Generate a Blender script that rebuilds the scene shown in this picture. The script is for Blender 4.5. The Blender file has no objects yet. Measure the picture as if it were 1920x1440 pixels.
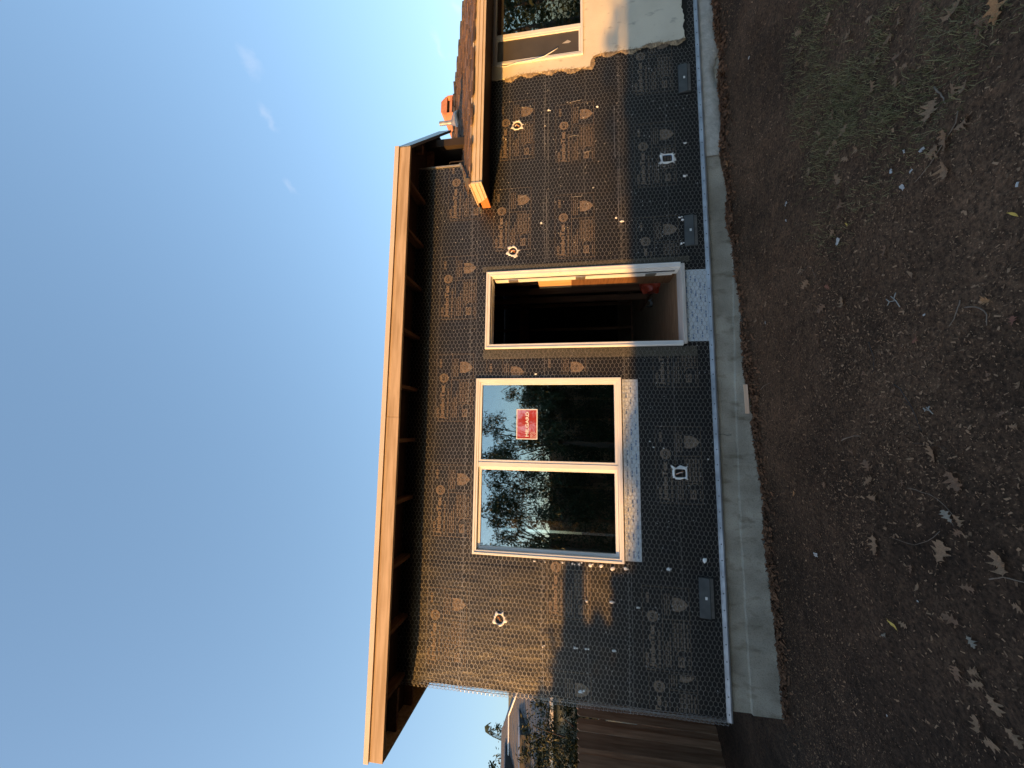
import bpy, bmesh, math, random
import numpy as np
from mathutils import Vector, Matrix
R = math.radians
random.seed(7); rng = np.random.default_rng(7)
scn = bpy.context.scene
col = scn.collection
EYE = 1.70                      # camera height over the yard; heights below are given relative to the eye and lifted by EYE

# ------------------------------------------------------------------ camera
def cam_axes(yaw, pitch, roll):
    f = Vector((math.sin(yaw)*math.cos(pitch), math.cos(yaw)*math.cos(pitch), math.sin(pitch)))
    r0 = Vector((math.cos(yaw), -math.sin(yaw), 0)); u0 = r0.cross(f)
    r = r0*math.cos(roll) + u0*math.sin(roll); u = -r0*math.sin(roll) + u0*math.cos(roll)
    return r, u, f
cr, cu, cf = cam_axes(R(6.835), R(9.216), R(-0.284))
cd = bpy.data.cameras.new('camera'); cam = bpy.data.objects.new('camera', cd); col.objects.link(cam)
cd.sensor_fit = 'HORIZONTAL'; cd.sensor_width = 36.0; cd.lens = 36.0*721/1920; cd.clip_start = 0.05; cd.clip_end = 3000
m3 = Matrix((-cu, cr, -cf)).transposed()        # the phone was held sideways: picture right = down
cam.matrix_world = Matrix.Translation((0, -4.2, EYE)) @ m3.to_4x4()
scn.camera = cam

# ------------------------------------------------------------------ sky and sun
WISPS = [((0.638, 0.5268, 0.5617), (-0.576, 0.8106, -0.106), (-0.5111, -0.2558, 0.8205), 0.0307, 0.0133, 0.3), ((0.5801, 0.5835, 0.5684), (-0.4435, 0.8115, -0.3804), (-0.6832, -0.0314, 0.7295), 0.0262, 0.0133, 0.34), ((0.4892, 0.654, 0.5771), (-0.6083, 0.7299, -0.3116), (-0.625, -0.1986, 0.7549), 0.0188, 0.01, 0.3), ((0.7355, 0.6274, 0.2555), (-0.5381, 0.7702, -0.3424), (-0.4116, 0.1144, 0.9041), 0.0286, 0.0089, 0.38), ((0.7763, 0.5962, 0.2049), (-0.4031, 0.7193, -0.5658), (-0.4847, 0.3566, 0.7987), 0.0132, 0.0111, 0.4)]   # centre, direction, normal, half length, half width, density
SUN_AZ, SUN_EL = R(60), R(6.5)                  # 60 degrees to the left of the wall's normal, low evening sun
sdir = Vector((-math.sin(SUN_AZ)*math.cos(SUN_EL), -math.cos(SUN_AZ)*math.cos(SUN_EL), math.sin(SUN_EL)))
w = bpy.data.worlds.new('World'); scn.world = w; w.use_nodes = True
nt = w.node_tree; nt.nodes.clear()
out = nt.nodes.new('ShaderNodeOutputWorld'); bg = nt.nodes.new('ShaderNodeBackground')
sky = nt.nodes.new('ShaderNodeTexSky'); sky.sky_type = 'NISHITA'; sky.sun_disc = False
sky.sun_elevation = R(7.0); sky.sun_rotation = math.atan2(sdir.x, sdir.y)
sky.air_density = 1.0; sky.dust_density = 2.0; sky.ozone_density = 3.0; sky.altitude = 50
bg.inputs[1].default_value = 0.15
gm = nt.nodes.new('ShaderNodeGamma'); gm.inputs[1].default_value = 0.70; nt.links.new(sky.outputs[0], gm.inputs[0])
# a few thin wisps of cloud low in the sky, far off
wtc = nt.nodes.new('ShaderNodeTexCoord'); last = gm.outputs[0]
wn = nt.nodes.new('ShaderNodeTexNoise'); wn.inputs['Scale'].default_value = 26; wn.inputs['Detail'].default_value = 6; nt.links.new(wtc.outputs['Generated'], wn.inputs['Vector'])
wd_ = nt.nodes.new('ShaderNodeVectorMath'); wd_.operation = 'MULTIPLY_ADD'; nt.links.new(wn.outputs['Color'], wd_.inputs[0]); wd_.inputs[1].default_value = (.05,.05,.05); nt.links.new(wtc.outputs['Generated'], wd_.inputs[2])
for c_, t_, n_, hl, hw, st in WISPS:
    parts = []
    for ax, h in ((t_, hl), (n_, hw)):
        dt = nt.nodes.new('ShaderNodeVectorMath'); dt.operation = 'DOT_PRODUCT'; dt.inputs[1].default_value = ax; nt.links.new(wd_.outputs[0], dt.inputs[0])
        ma = nt.nodes.new('ShaderNodeMath'); ma.operation = 'MULTIPLY_ADD'; ma.inputs[1].default_value = 1/h; ma.inputs[2].default_value = -(sum(p*q for p, q in zip(c_, ax))+.025*sum(ax))/h; nt.links.new(dt.outputs['Value'], ma.inputs[0]); parts.append(ma)
    cb = nt.nodes.new('ShaderNodeCombineXYZ'); nt.links.new(parts[0].outputs[0], cb.inputs[0]); nt.links.new(parts[1].outputs[0], cb.inputs[1])
    ln = nt.nodes.new('ShaderNodeVectorMath'); ln.operation = 'LENGTH'; nt.links.new(cb.outputs[0], ln.inputs[0])
    mr = nt.nodes.new('ShaderNodeMapRange'); mr.interpolation_type = 'SMOOTHSTEP'; mr.inputs[1].default_value = 1.0; mr.inputs[2].default_value = 0.0; mr.inputs[3].default_value = 0.0; mr.inputs[4].default_value = st; nt.links.new(ln.outputs['Value'], mr.inputs[0])
    mu = nt.nodes.new('ShaderNodeMath'); mu.operation = 'MULTIPLY'; nt.links.new(mr.outputs[0], mu.inputs[0]); nt.links.new(wn.outputs[0], mu.inputs[1])
    mx = nt.nodes.new('ShaderNodeMixRGB'); nt.links.new(mu.outputs[0], mx.inputs[0]); nt.links.new(last, mx.inputs[1]); mx.inputs[2].default_value = (1.75, 1.75, 1.95, 1); last = mx.outputs[0]
nt.links.new(last, bg.inputs[0]); nt.links.new(bg.outputs[0], out.inputs[0])
sl = bpy.data.lights.new('sun', 'SUN'); sl.energy = 2.1; sl.angle = R(0.5); sl.color = (1.0, 0.47, 0.11)
sun = bpy.data.objects.new('sun', sl); col.objects.link(sun)
sun.rotation_euler = (-sdir).to_track_quat('-Z', 'Y').to_euler()
vs = scn.view_settings; vs.view_transform = 'Standard'; vs.look = 'None'; vs.gamma = 1.0; vs.use_curve_mapping = False
vs.exposure = 1.95
scn.cycles.max_bounces = 6; scn.cycles.transparent_max_bounces = 12; scn.cycles.sample_clamp_indirect = 4

# ------------------------------------------------------------------ materials
def new_mat(name):
    m = bpy.data.materials.new(name); m.use_nodes = True
    return m, m.node_tree, m.node_tree.nodes['Principled BSDF']
def mat(name, c1, c2=None, scale=8.0, rough=0.8, metal=0.0, bump=0.0, bscale=None, stretch=(1,1,1), spec=0.5, detail=5.0, island=False, bdist=0.01):
    m, t, b = new_mat(name); n = t.nodes; l = t.links
    b.inputs['Roughness'].default_value = rough; b.inputs['Metallic'].default_value = metal
    b.inputs['Specular IOR Level'].default_value = spec
    c2 = c2 or c1
    tc = n.new('ShaderNodeTexCoord'); mp = n.new('ShaderNodeMapping'); mp.inputs['Scale'].default_value = stretch
    l.new(tc.outputs['Object'], mp.inputs[0])
    nz = n.new('ShaderNodeTexNoise'); nz.inputs['Scale'].default_value = scale; nz.inputs['Detail'].default_value = detail
    l.new(mp.outputs[0], nz.inputs['Vector'])
    rp = n.new('ShaderNodeValToRGB'); rp.color_ramp.elements[0].position = 0.35; rp.color_ramp.elements[1].position = 0.65
    rp.color_ramp.elements[0].color = (*c1, 1); rp.color_ramp.elements[1].color = (*c2, 1)
    if island:
        g = n.new('ShaderNodeNewGeometry'); mx = n.new('ShaderNodeMath'); mx.operation = 'MULTIPLY_ADD'
        mx.inputs[1].default_value = 0.75; l.new(g.outputs['Random Per Island'], mx.inputs[0])
        m2 = n.new('ShaderNodeMath'); m2.operation = 'MULTIPLY'; m2.inputs[1].default_value = 0.25
        l.new(nz.outputs[0], m2.inputs[0]); l.new(m2.outputs[0], mx.inputs[2]); l.new(mx.outputs[0], rp.inputs[0])
        rp.color_ramp.elements[0].position = 0.1; rp.color_ramp.elements[1].position = 0.95
    else:
        l.new(nz.outputs[0], rp.inputs[0])
    l.new(rp.outputs[0], b.inputs['Base Color'])
    if bump:
        bz = n.new('ShaderNodeTexNoise'); bz.inputs['Scale'].default_value = bscale or scale*4; bz.inputs['Detail'].default_value = 6
        l.new(mp.outputs[0], bz.inputs['Vector'])
        bp = n.new('ShaderNodeBump'); bp.inputs['Strength'].default_value = bump; bp.inputs['Distance'].default_value = bdist
        l.new(bz.outputs[0], bp.inputs['Height']); l.new(bp.outputs[0], b.inputs['Normal'])
    m['_b'] = 1
    return m
def wood(name, c1, c2, axis='x', rough=0.75, scale=6.0, bump=0.15):
    s = {'x': (1, 14, 14), 'y': (14, 1, 14), 'z': (14, 14, 1)}[axis]
    return mat(name, c1, c2, scale=scale, rough=rough, stretch=s, bump=bump, bscale=scale*1.5, bdist=0.004, spec=0.3)

M = {}
M['vinyl'] = mat('white_vinyl', (0.74,0.74,0.72), (0.80,0.80,0.78), scale=3, rough=0.35)
M['primed'] = mat('primed_white_wood', (0.70,0.71,0.70), (0.78,0.78,0.76), scale=9, rough=0.5, bump=0.08, bscale=40)
M['galv'] = mat('galvanised_wire', (0.26,0.255,0.24), (0.40,0.39,0.37), scale=30, rough=0.42, metal=0.35)
M['lathmetal'] = mat('expanded_metal', (0.26,0.25,0.21), (0.44,0.42,0.34), scale=40, rough=0.4, metal=0.5)
M['screed'] = mat('galvanised_strip', (0.24,0.25,0.26), (0.40,0.41,0.42), scale=5, rough=0.35, metal=0.5, stretch=(1,1,1))
M['ventmetal'] = mat('dark_painted_metal', (0.045,0.052,0.055), (0.07,0.078,0.08), scale=12, rough=0.45)
M['black'] = mat('black', (0.008,0.008,0.009), rough=0.7)
M['darkhole'] = mat('dark_cavity', (0.012,0.011,0.010), rough=0.9)
M['print'] = mat('tan_print', (0.175,0.135,0.10), (0.245,0.19,0.14), scale=14, rough=0.75, spec=0.2)
M['caulk'] = mat('white_sealant', (0.72,0.74,0.74), (0.85,0.86,0.85), scale=20, rough=0.5)
M['bluebox'] = mat('blue_plastic', (0.03,0.12,0.32), (0.04,0.16,0.40), scale=9, rough=0.4)
M['fascia'] = wood('fascia_wood', (0.37,0.265,0.155), (0.54,0.41,0.27), 'x', scale=2.2)
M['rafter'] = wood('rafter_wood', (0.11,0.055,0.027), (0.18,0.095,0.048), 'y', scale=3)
M['soffit'] = wood('soffit_board', (0.030,0.016,0.009), (0.055,0.029,0.016), 'x', scale=2)  # darkened below its brown wood tone to deepen the shade under the eaves
M['cap'] = mat('tan_metal', (0.62,0.52,0.39), (0.66,0.56,0.43), scale=2, rough=0.45)
M['gutter'] = mat('tan_gutter_paint', (0.58,0.47,0.32), (0.64,0.53,0.37), scale=4, rough=0.45)
M['greymetal'] = mat('grey_edge_metal', (0.16,0.18,0.17), (0.22,0.24,0.23), scale=6, rough=0.4, metal=0.2)
M['orange'] = wood('orange_wood', (0.50,0.17,0.05), (0.62,0.24,0.08), 'y', scale=3)
M['shake'] = mat('brown_shakes', (0.055,0.036,0.026), (0.19,0.115,0.075), scale=5, rough=0.85, bump=0.5, bscale=22, stretch=(6,1,1), island=True)
M['ridgecap'] = mat('dark_ridge_shake', (0.035,0.036,0.04), (0.09,0.08,0.075), scale=6, rough=0.85, bump=0.4)
M['terracotta'] = mat('terracotta_paint', (0.50,0.20,0.10), (0.58,0.25,0.13), scale=9, rough=0.7)
M['pipe'] = mat('lead_pipe', (0.22,0.22,0.21), (0.36,0.34,0.32), scale=14, rough=0.4, metal=0.4)
M['subfloor'] = mat('subfloor_board', (0.22,0.135,0.070), (0.31,0.20,0.11), scale=6, rough=0.85, bump=0.2, stretch=(1,4,1))
M['stud'] = wood('stud_wood', (0.16,0.075,0.04), (0.26,0.13,0.07), 'z', scale=2)
M['lightwood'] = wood('light_wood', (0.50,0.30,0.15), (0.62,0.40,0.22), 'z', scale=3)
M['sillwood'] = wood('sill_wood', (0.48,0.45,0.41), (0.60,0.56,0.51), 'x', scale=3)
M['offcut'] = wood('offcut_wood', (0.52,0.34,0.23), (0.62,0.43,0.30), 'x', scale=3)
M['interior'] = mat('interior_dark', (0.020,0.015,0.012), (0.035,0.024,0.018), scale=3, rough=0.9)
M['hinge'] = mat('hinge_steel', (0.20,0.18,0.15), (0.30,0.27,0.22), scale=30, rough=0.4, metal=0.6)
M['red'] = mat('red_plastic_bag', (0.42,0.045,0.02), (0.60,0.10,0.05), scale=9, rough=0.35, bump=0.6, bscale=30)
M['whitepaper'] = mat('white_scrap', (0.38,0.37,0.35), (0.52,0.51,0.48), scale=20, rough=0.7)
M['fence'] = wood('fence_board', (0.25,0.145,0.085), (0.40,0.25,0.155), 'z', scale=2.0, bump=0.3)
M['asphalt'] = mat('grey_shingle', (0.075,0.077,0.083), (0.135,0.135,0.14), scale=60, rough=0.9, bump=0.2, stretch=(1,1,3))
M['solar'] = mat('panel_face', (0.20,0.23,0.28), (0.26,0.29,0.34), scale=3, rough=0.35)  # grey-blue puts the sky's reflection into the colour
M['nbwall'] = mat('grey_green_wall', (0.13,0.15,0.13), (0.18,0.20,0.175), scale=3, rough=0.9)
M['white'] = mat('white_paint', (0.72,0.72,0.70), (0.80,0.80,0.78), scale=5, rough=0.5)
M['bark'] = mat('bark', (0.05,0.035,0.025), (0.10,0.075,0.055), scale=9, rough=0.95, bump=0.6, stretch=(4,4,1))
M['leaf1'] = mat('shrub_leaf', (0.016,0.026,0.009), (0.042,0.050,0.018), scale=2, rough=0.6, island=True, spec=0.3)
M['leaf2'] = mat('tree_leaf', (0.018,0.030,0.010), (0.042,0.054,0.017), scale=2, rough=0.6, island=True, spec=0.3)
M['leaf3'] = mat('far_leaf', (0.030,0.045,0.022), (0.070,0.085,0.045), scale=2, rough=0.7, island=True, spec=0.2)
M['oak_t'] = mat('dry_tan_leaf', (0.19,0.112,0.060), (0.29,0.178,0.102), scale=25, rough=0.8, bump=0.3, bscale=80)
M['oak_b'] = mat('dry_brown_leaf', (0.13,0.070,0.040), (0.22,0.125,0.070), scale=25, rough=0.8, bump=0.3, bscale=80)
M['oak_o'] = mat('orange_brown_leaf', (0.30,0.145,0.055), (0.42,0.22,0.095), scale=25, rough=0.75, bump=0.3)
M['leaf_y'] = mat('yellow_leaf', (0.50,0.33,0.06), (0.62,0.45,0.10), scale=25, rough=0.6)
M['leaf_g'] = mat('grey_white_leaf', (0.17,0.145,0.11), (0.26,0.225,0.175), scale=25, rough=0.75)
M['leaf_r'] = mat('red_brown_leaf', (0.16,0.060,0.035), (0.24,0.10,0.060), scale=25, rough=0.75)
M['twig'] = mat('twig_bark', (0.15,0.11,0.08), (0.24,0.185,0.14), scale=30, rough=0.9)
M['darktwig'] = mat('dark_twig_bark', (0.035,0.028,0.024), (0.06,0.048,0.04), scale=30, rough=0.9)
M['lichen'] = mat('lichen_twig', (0.26,0.265,0.245), (0.36,0.365,0.34), scale=40, rough=0.9)

# boards of one fence weather differently
ft_ = M['fence'].node_tree; fb = ft_.nodes['Principled BSDF']; src = fb.inputs['Base Color'].links[0].from_socket
oi = ft_.nodes.new('ShaderNodeObjectInfo'); hv_ = ft_.nodes.new('ShaderNodeHueSaturation'); mrf = ft_.nodes.new('ShaderNodeMapRange'); mrf.inputs[3].default_value = .55; mrf.inputs[4].default_value = 1.45
ft_.links.new(oi.outputs['Random'], mrf.inputs[0]); ft_.links.new(mrf.outputs[0], hv_.inputs['Value']); ft_.links.new(src, hv_.inputs['Color']); ft_.links.new(hv_.outputs[0], fb.inputs['Base Color'])
# black building paper: glossy, wrinkled, with faint vertical creases
def paper_mat():
    m, t, b = new_mat('black_building_paper'); n = t.nodes; l = t.links
    b.inputs['Base Color'].default_value = (0.022,0.0195,0.017,1)
    b.inputs['Roughness'].default_value = 0.49; b.inputs['Specular IOR Level'].default_value = 0.50
    tc = n.new('ShaderNodeTexCoord')
    mp = n.new('ShaderNodeMapping'); mp.inputs['Scale'].default_value = (1, 1, 0.45); l.new(tc.outputs['Object'], mp.inputs[0])
    n1 = n.new('ShaderNodeTexNoise'); n1.inputs['Scale'].default_value = 7; n1.inputs['Detail'].default_value = 4; l.new(mp.outputs[0], n1.inputs['Vector'])
    n2 = n.new('ShaderNodeTexNoise'); n2.inputs['Scale'].default_value = 60; n2.inputs['Detail'].default_value = 4; l.new(tc.outputs['Object'], n2.inputs['Vector'])
    b1 = n.new('ShaderNodeBump'); b1.inputs['Strength'].default_value = 0.6; b1.inputs['Distance'].default_value = 0.03
    b2 = n.new('ShaderNodeBump'); b2.inputs['Strength'].default_value = 0.35; b2.inputs['Distance'].default_value = 0.003
    l.new(n1.outputs[0], b1.inputs['Height']); l.new(n2.outputs[0], b2.inputs['Height']); l.new(b1.outputs[0], b2.inputs['Normal']); l.new(b2.outputs[0], b.inputs['Normal'])
    rp = n.new('ShaderNodeValToRGB'); rp.color_ramp.elements[0].color = (0.0042,0.0040,0.0040,1); rp.color_ramp.elements[1].color = (0.0095,0.0084,0.0076,1)
    l.new(n1.outputs[0], rp.inputs[0]); l.new(rp.outputs[0], b.inputs['Base Color'])
    return m
M['paper'] = paper_mat()
# membrane: pale blue-white with small blue word-like marks
M['membrane'] = mat('membrane', (0.50,0.57,0.62), (0.60,0.66,0.70), scale=18, rough=0.45, bump=0.2, bscale=50)
M['blueink'] = mat('blue_ink', (0.05,0.13,0.30), (0.07,0.17,0.36), scale=20, rough=0.6)
# concrete
def concrete_mat():
    m, t, b = new_mat('foundation_concrete'); n = t.nodes; l = t.links
    b.inputs['Roughness'].default_value = 0.9
    tc = n.new('ShaderNodeTexCoord')
    def noise(sc, st=(1,1,1), det=6):
        mp = n.new('ShaderNodeMapping'); mp.inputs['Scale'].default_value = st; l.new(tc.outputs['Object'], mp.inputs[0])
        z = n.new('ShaderNodeTexNoise'); z.inputs['Scale'].default_value = sc; z.inputs['Detail'].default_value = det; l.new(mp.outputs[0], z.inputs['Vector']); return z
    a = noise(3.0); s = noise(7.0, (1.6, 1, .8)); f = noise(90)
    rp = n.new('ShaderNodeValToRGB'); e = rp.color_ramp.elements; e[0].position = .32; e[1].position = .70
    e[0].color = (0.24,0.22,0.175,1); e[1].color = (0.43,0.40,0.33,1); l.new(a.outputs[0], rp.inputs[0])
    r2 = n.new('ShaderNodeValToRGB'); e = r2.color_ramp.elements; e[0].position = .55; e[1].position = .72
    e[0].color = (1,1,1,1); e[1].color = (.58,.55,.50,1); l.new(s.outputs[0], r2.inputs[0])
    mx = n.new('ShaderNodeMixRGB'); mx.blend_type = 'MULTIPLY'; mx.inputs[0].default_value = 1; l.new(rp.outputs[0], mx.inputs[1]); l.new(r2.outputs[0], mx.inputs[2])
    r3 = n.new('ShaderNodeValToRGB'); e = r3.color_ramp.elements; e[0].position = .3; e[1].position = .5; e[0].color = (.75,.73,.7,1); e[1].color = (1,1,1,1); l.new(f.outputs[0], r3.inputs[0])
    m4 = n.new('ShaderNodeMixRGB'); m4.blend_type = 'MULTIPLY'; m4.inputs[0].default_value = 1; l.new(mx.outputs[0], m4.inputs[1]); l.new(r3.outputs[0], m4.inputs[2])
    l.new(m4.outputs[0], b.inputs['Base Color'])
    bp = n.new('ShaderNodeBump'); bp.inputs['Strength'].default_value = .5; bp.inputs['Distance'].default_value = .01; l.new(f.outputs[0], bp.inputs['Height']); l.new(bp.outputs[0], b.inputs['Normal'])
    return m
M['concrete'] = concrete_mat()
M['newmortar'] = mat('pale_rough_mortar', (0.40,0.385,0.34), (0.53,0.51,0.46), scale=14, rough=0.95, bump=0.7, bscale=40)
def stucco_mat():
    m, t, b = new_mat('cream_stucco'); n = t.nodes; l = t.links
    b.inputs['Roughness'].default_value = 0.85
    tc = n.new('ShaderNodeTexCoord')
    z = n.new('ShaderNodeTexNoise'); z.inputs['Scale'].default_value = 3; z.inputs['Detail'].default_value = 6; l.new(tc.outputs['Object'], z.inputs['Vector'])
    rp = n.new('ShaderNodeValToRGB'); e = rp.color_ramp.elements; e[0].position = .3; e[0].color = (.66,.62,.50,1); e[1].position = .6; e[1].color = (.74,.70,.57,1); l.new(z.outputs[0], rp.inputs[0])
    # a few grey scuffs
    mp = n.new('ShaderNodeMapping'); mp.inputs['Scale'].default_value = (6, 1, 3); mp.inputs['Rotation'].default_value = (0, .7, 0); l.new(tc.outputs['Object'], mp.inputs[0])
    s = n.new('ShaderNodeTexNoise'); s.inputs['Scale'].default_value = 2.2; s.inputs['Detail'].default_value = 3; l.new(mp.outputs[0], s.inputs['Vector'])
    r2 = n.new('ShaderNodeValToRGB'); e = r2.color_ramp.elements; e[0].position = .60; e[0].color = (1,1,1,1); e[1].position = .74; e[1].color = (.62,.62,.62,1); l.new(s.outputs[0], r2.inputs[0])
    mx = n.new('ShaderNodeMixRGB'); mx.blend_type = 'MULTIPLY'; mx.inputs[0].default_value = 1; l.new(rp.outputs[0], mx.inputs[1]); l.new(r2.outputs[0], mx.inputs[2]); l.new(mx.outputs[0], b.inputs['Base Color'])
    f = n.new('ShaderNodeTexNoise'); f.inputs['Scale'].default_value = 120; l.new(tc.outputs['Object'], f.inputs['Vector'])
    bp = n.new('ShaderNodeBump'); bp.inputs['Strength'].default_value = .5; bp.inputs['Distance'].default_value = .006; l.new(f.outputs[0], bp.inputs['Height']); l.new(bp.outputs[0], b.inputs['Normal'])
    return m
M['stucco'] = stucco_mat()
M['crumble'] = mat('crumbled_mortar', (0.20,0.16,0.11), (0.42,0.34,0.23), scale=30, rough=0.95, bump=0.8, bscale=60)
def glass_mat(name, refl, tint, wave=0.02):
    m = bpy.data.materials.new(name); m.use_nodes = True; t = m.node_tree; t.nodes.clear(); n = t.nodes; l = t.links
    o = n.new('ShaderNodeOutputMaterial'); mx = n.new('ShaderNodeMixShader'); g = n.new('ShaderNodeBsdfGlossy'); tr = n.new('ShaderNodeBsdfTransparent')
    g.inputs['Roughness'].default_value = 0.0; g.inputs['Color'].default_value = (0.86,0.96,0.97,1); tr.inputs['Color'].default_value = (*tint, 1)
    fr = n.new('ShaderNodeFresnel'); fr.inputs['IOR'].default_value = 1.5
    a = n.new('ShaderNodeMath'); a.operation = 'ADD'; a.inputs[1].default_value = refl; a.use_clamp = True; l.new(fr.outputs[0], a.inputs[0]); l.new(a.outputs[0], mx.inputs[0])
    l.new(tr.outputs[0], mx.inputs[1]); l.new(g.outputs[0], mx.inputs[2]); l.new(mx.outputs[0], o.inputs[0])
    tc = n.new('ShaderNodeTexCoord'); z = n.new('ShaderNodeTexNoise'); z.inputs['Scale'].default_value = 5; z.inputs['Detail'].default_value = 2; l.new(tc.outputs['Object'], z.inputs['Vector'])
    bp = n.new('ShaderNodeBump'); bp.inputs['Strength'].default_value = wave; bp.inputs['Distance'].default_value = .02; l.new(z.outputs[0], bp.inputs['Height']); l.new(bp.outputs[0], g.inputs['Normal'])
    return m
M['glass'] = glass_mat('window_glass', 0.30, (0.84,0.87,0.85))
M['screen'] = mat('insect_screen', (0.060,0.054,0.046), (0.078,0.070,0.058), scale=4, rough=0.55, bump=0.1)
M['sticker'] = mat('red_sticker', (0.46,0.028,0.016), (0.54,0.045,0.026), scale=6, rough=0.5)
st_ = M['sticker'].node_tree; sg = st_.nodes.new('ShaderNodeBsdfGlossy'); sg.inputs['Roughness'].default_value = .02; sm = st_.nodes.new('ShaderNodeMixShader'); sm.inputs[0].default_value = .30   # glossy film: the trees show in it too
st_.links.new(st_.nodes['Principled BSDF'].outputs[0], sm.inputs[1]); st_.links.new(sg.outputs[0], sm.inputs[2]); st_.links.new(sm.outputs[0], st_.nodes['Material Output'].inputs[0])

# ------------------------------------------------------------------ mesh helpers
class MB:
    def __init__(s): s.v = []; s.f = []; s.mi = []; s.cur = 0
    def face(s, idx): s.f.append(tuple(idx)); s.mi.append(s.cur)
    def add(s, vs, fs):
        o = len(s.v); s.v += [tuple(p) for p in vs]
        for f in fs: s.face([i+o for i in f])
        return s
    def box(s, x0, x1, y0, y1, z0, z1):
        return s.add([(x0,y0,z0),(x1,y0,z0),(x1,y1,z0),(x0,y1,z0),(x0,y0,z1),(x1,y0,z1),(x1,y1,z1),(x0,y1,z1)],
                     [(0,3,2,1),(4,5,6,7),(0,1,5,4),(1,2,6,5),(2,3,7,6),(3,0,4,7)])
    def hexa(s, p): return s.add(p, [(0,3,2,1),(4,5,6,7),(0,1,5,4),(1,2,6,5),(2,3,7,6),(3,0,4,7)])
    def quad(s, a, b, c, d): return s.add([a,b,c,d], [(0,1,2,3)])
    def tube(s, pts, r, n=6, cap=True):
        pts = [Vector(p) for p in pts]; rs = r if isinstance(r, (list, tuple)) else [r]*len(pts)
        o = len(s.v)
        for i, p in enumerate(pts):
            d = (pts[min(i+1, len(pts)-1)] - pts[max(i-1, 0)]).normalized()
            a = d.orthogonal().normalized() if i == 0 else (a - d*a.dot(d)).normalized()
            b = d.cross(a)
            for k in range(n):
                t = 2*math.pi*k/n; s.v.append(tuple(p + (a*math.cos(t) + b*math.sin(t))*rs[i]))
        for i in range(len(pts)-1):
            for k in range(n):
                s.face((o+i*n+k, o+i*n+(k+1)%n, o+(i+1)*n+(k+1)%n, o+(i+1)*n+k))
        if cap:
            s.face([o+k for k in range(n)][::-1]); s.face([o+(len(pts)-1)*n+k for k in range(n)])
        return s
    def prism_xz(s, poly, y0, y1):          # polygon in x,z extruded along y (y0 = front)
        n = len(poly); o = len(s.v)
        s.v += [(x, y0, z) for x, z in poly] + [(x, y1, z) for x, z in poly]
        s.face([o+i for i in range(n)]); s.face([o+n+i for i in range(n)][::-1])
        for i in range(n): j = (i+1) % n; s.face((o+i, o+n+i, o+n+j, o+j))
        return s
    def prism_yz(s, poly, x0, x1):
        n = len(poly); o = len(s.v)
        s.v += [(x0, y, z) for y, z in poly] + [(x1, y, z) for y, z in poly]
        s.face([o+i for i in range(n)][::-1]); s.face([o+n+i for i in range(n)])
        for i in range(n): j = (i+1) % n; s.face((o+i, o+j, o+n+j, o+n+i))
        return s
    def mesh(s, name, mats):
        me = bpy.data.meshes.new(name); me.from_pydata(s.v, [], s.f)
        for m in (mats if isinstance(mats, (list, tuple)) else [mats]): me.materials.append(m)
        if any(s.mi): me.polygons.foreach_set('material_index', s.mi)
        me.update(); return me
    def build(s, name, mats, parent=None, smooth=False, bevel=0.0, fix=True):
        me = s.mesh(name, mats)
        if fix:
            b = bmesh.new(); b.from_mesh(me); bmesh.ops.recalc_face_normals(b, faces=b.faces); b.to_mesh(me); b.free()
        o = link(name, me, parent)
        if smooth: me.polygons.foreach_set('use_smooth', [True]*len(me.polygons))
        if bevel:
            md = o.modifiers.new('bevel', 'BEVEL'); md.width = bevel; md.segments = 2; md.limit_method = 'ANGLE'
        return o
def link(name, me, parent=None, loc=None):
    o = bpy.data.objects.new(name, me); col.objects.link(o)
    if parent: o.parent = parent
    if loc: o.location = loc
    return o
def empty(name, loc=(0,0,0)):
    o = bpy.data.objects.new(name, None); col.objects.link(o); o.location = loc; o.empty_display_size = .2; return o
def tag(o, label, cat, group=None):
    o['label'] = label; o['category'] = cat
    if group: o['group'] = group
    return o
def struct(o): o['kind'] = 'structure'; return o
def stuff(o): o['kind'] = 'stuff'; return o
def seg_mesh(P, Q, r, n=3):
    """many thin straight wires as one vertex/face array"""
    P = np.asarray(P, float); Q = np.asarray(Q, float); d = Q-P; L = np.linalg.norm(d, axis=1, keepdims=True); d = d/np.maximum(L, 1e-9)
    ref = np.where(np.abs(d[:, 1:2]) < .9, np.array([[0, 1., 0]]), np.array([[1., 0, 0]]))
    a = np.cross(d, ref); a /= np.linalg.norm(a, axis=1, keepdims=True); b = np.cross(d, a)
    r = np.broadcast_to(np.asarray(r, float).reshape(-1, 1), (len(P), 1))
    V = []
    for base in (P, Q):
        for k in range(n):
            t = 2*math.pi*k/n + .5; V.append(base + (a*math.cos(t) + b*math.sin(t))*r)
    V = np.stack(V, 1).reshape(-1, 3); m = len(P); i = np.arange(m)[:, None]*(2*n)
    F = np.concatenate([np.concatenate([i+k, i+(k+1) % n, i+n+(k+1) % n, i+n+k], 1) for k in range(n)], 0)
    return V, F
def np_mesh(name, V, F, m):
    me = bpy.data.meshes.new(name); me.from_pydata(V.tolist(), [], F.tolist()); me.materials.append(m); me.update(); return me
def Z(r): return r + EYE

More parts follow.
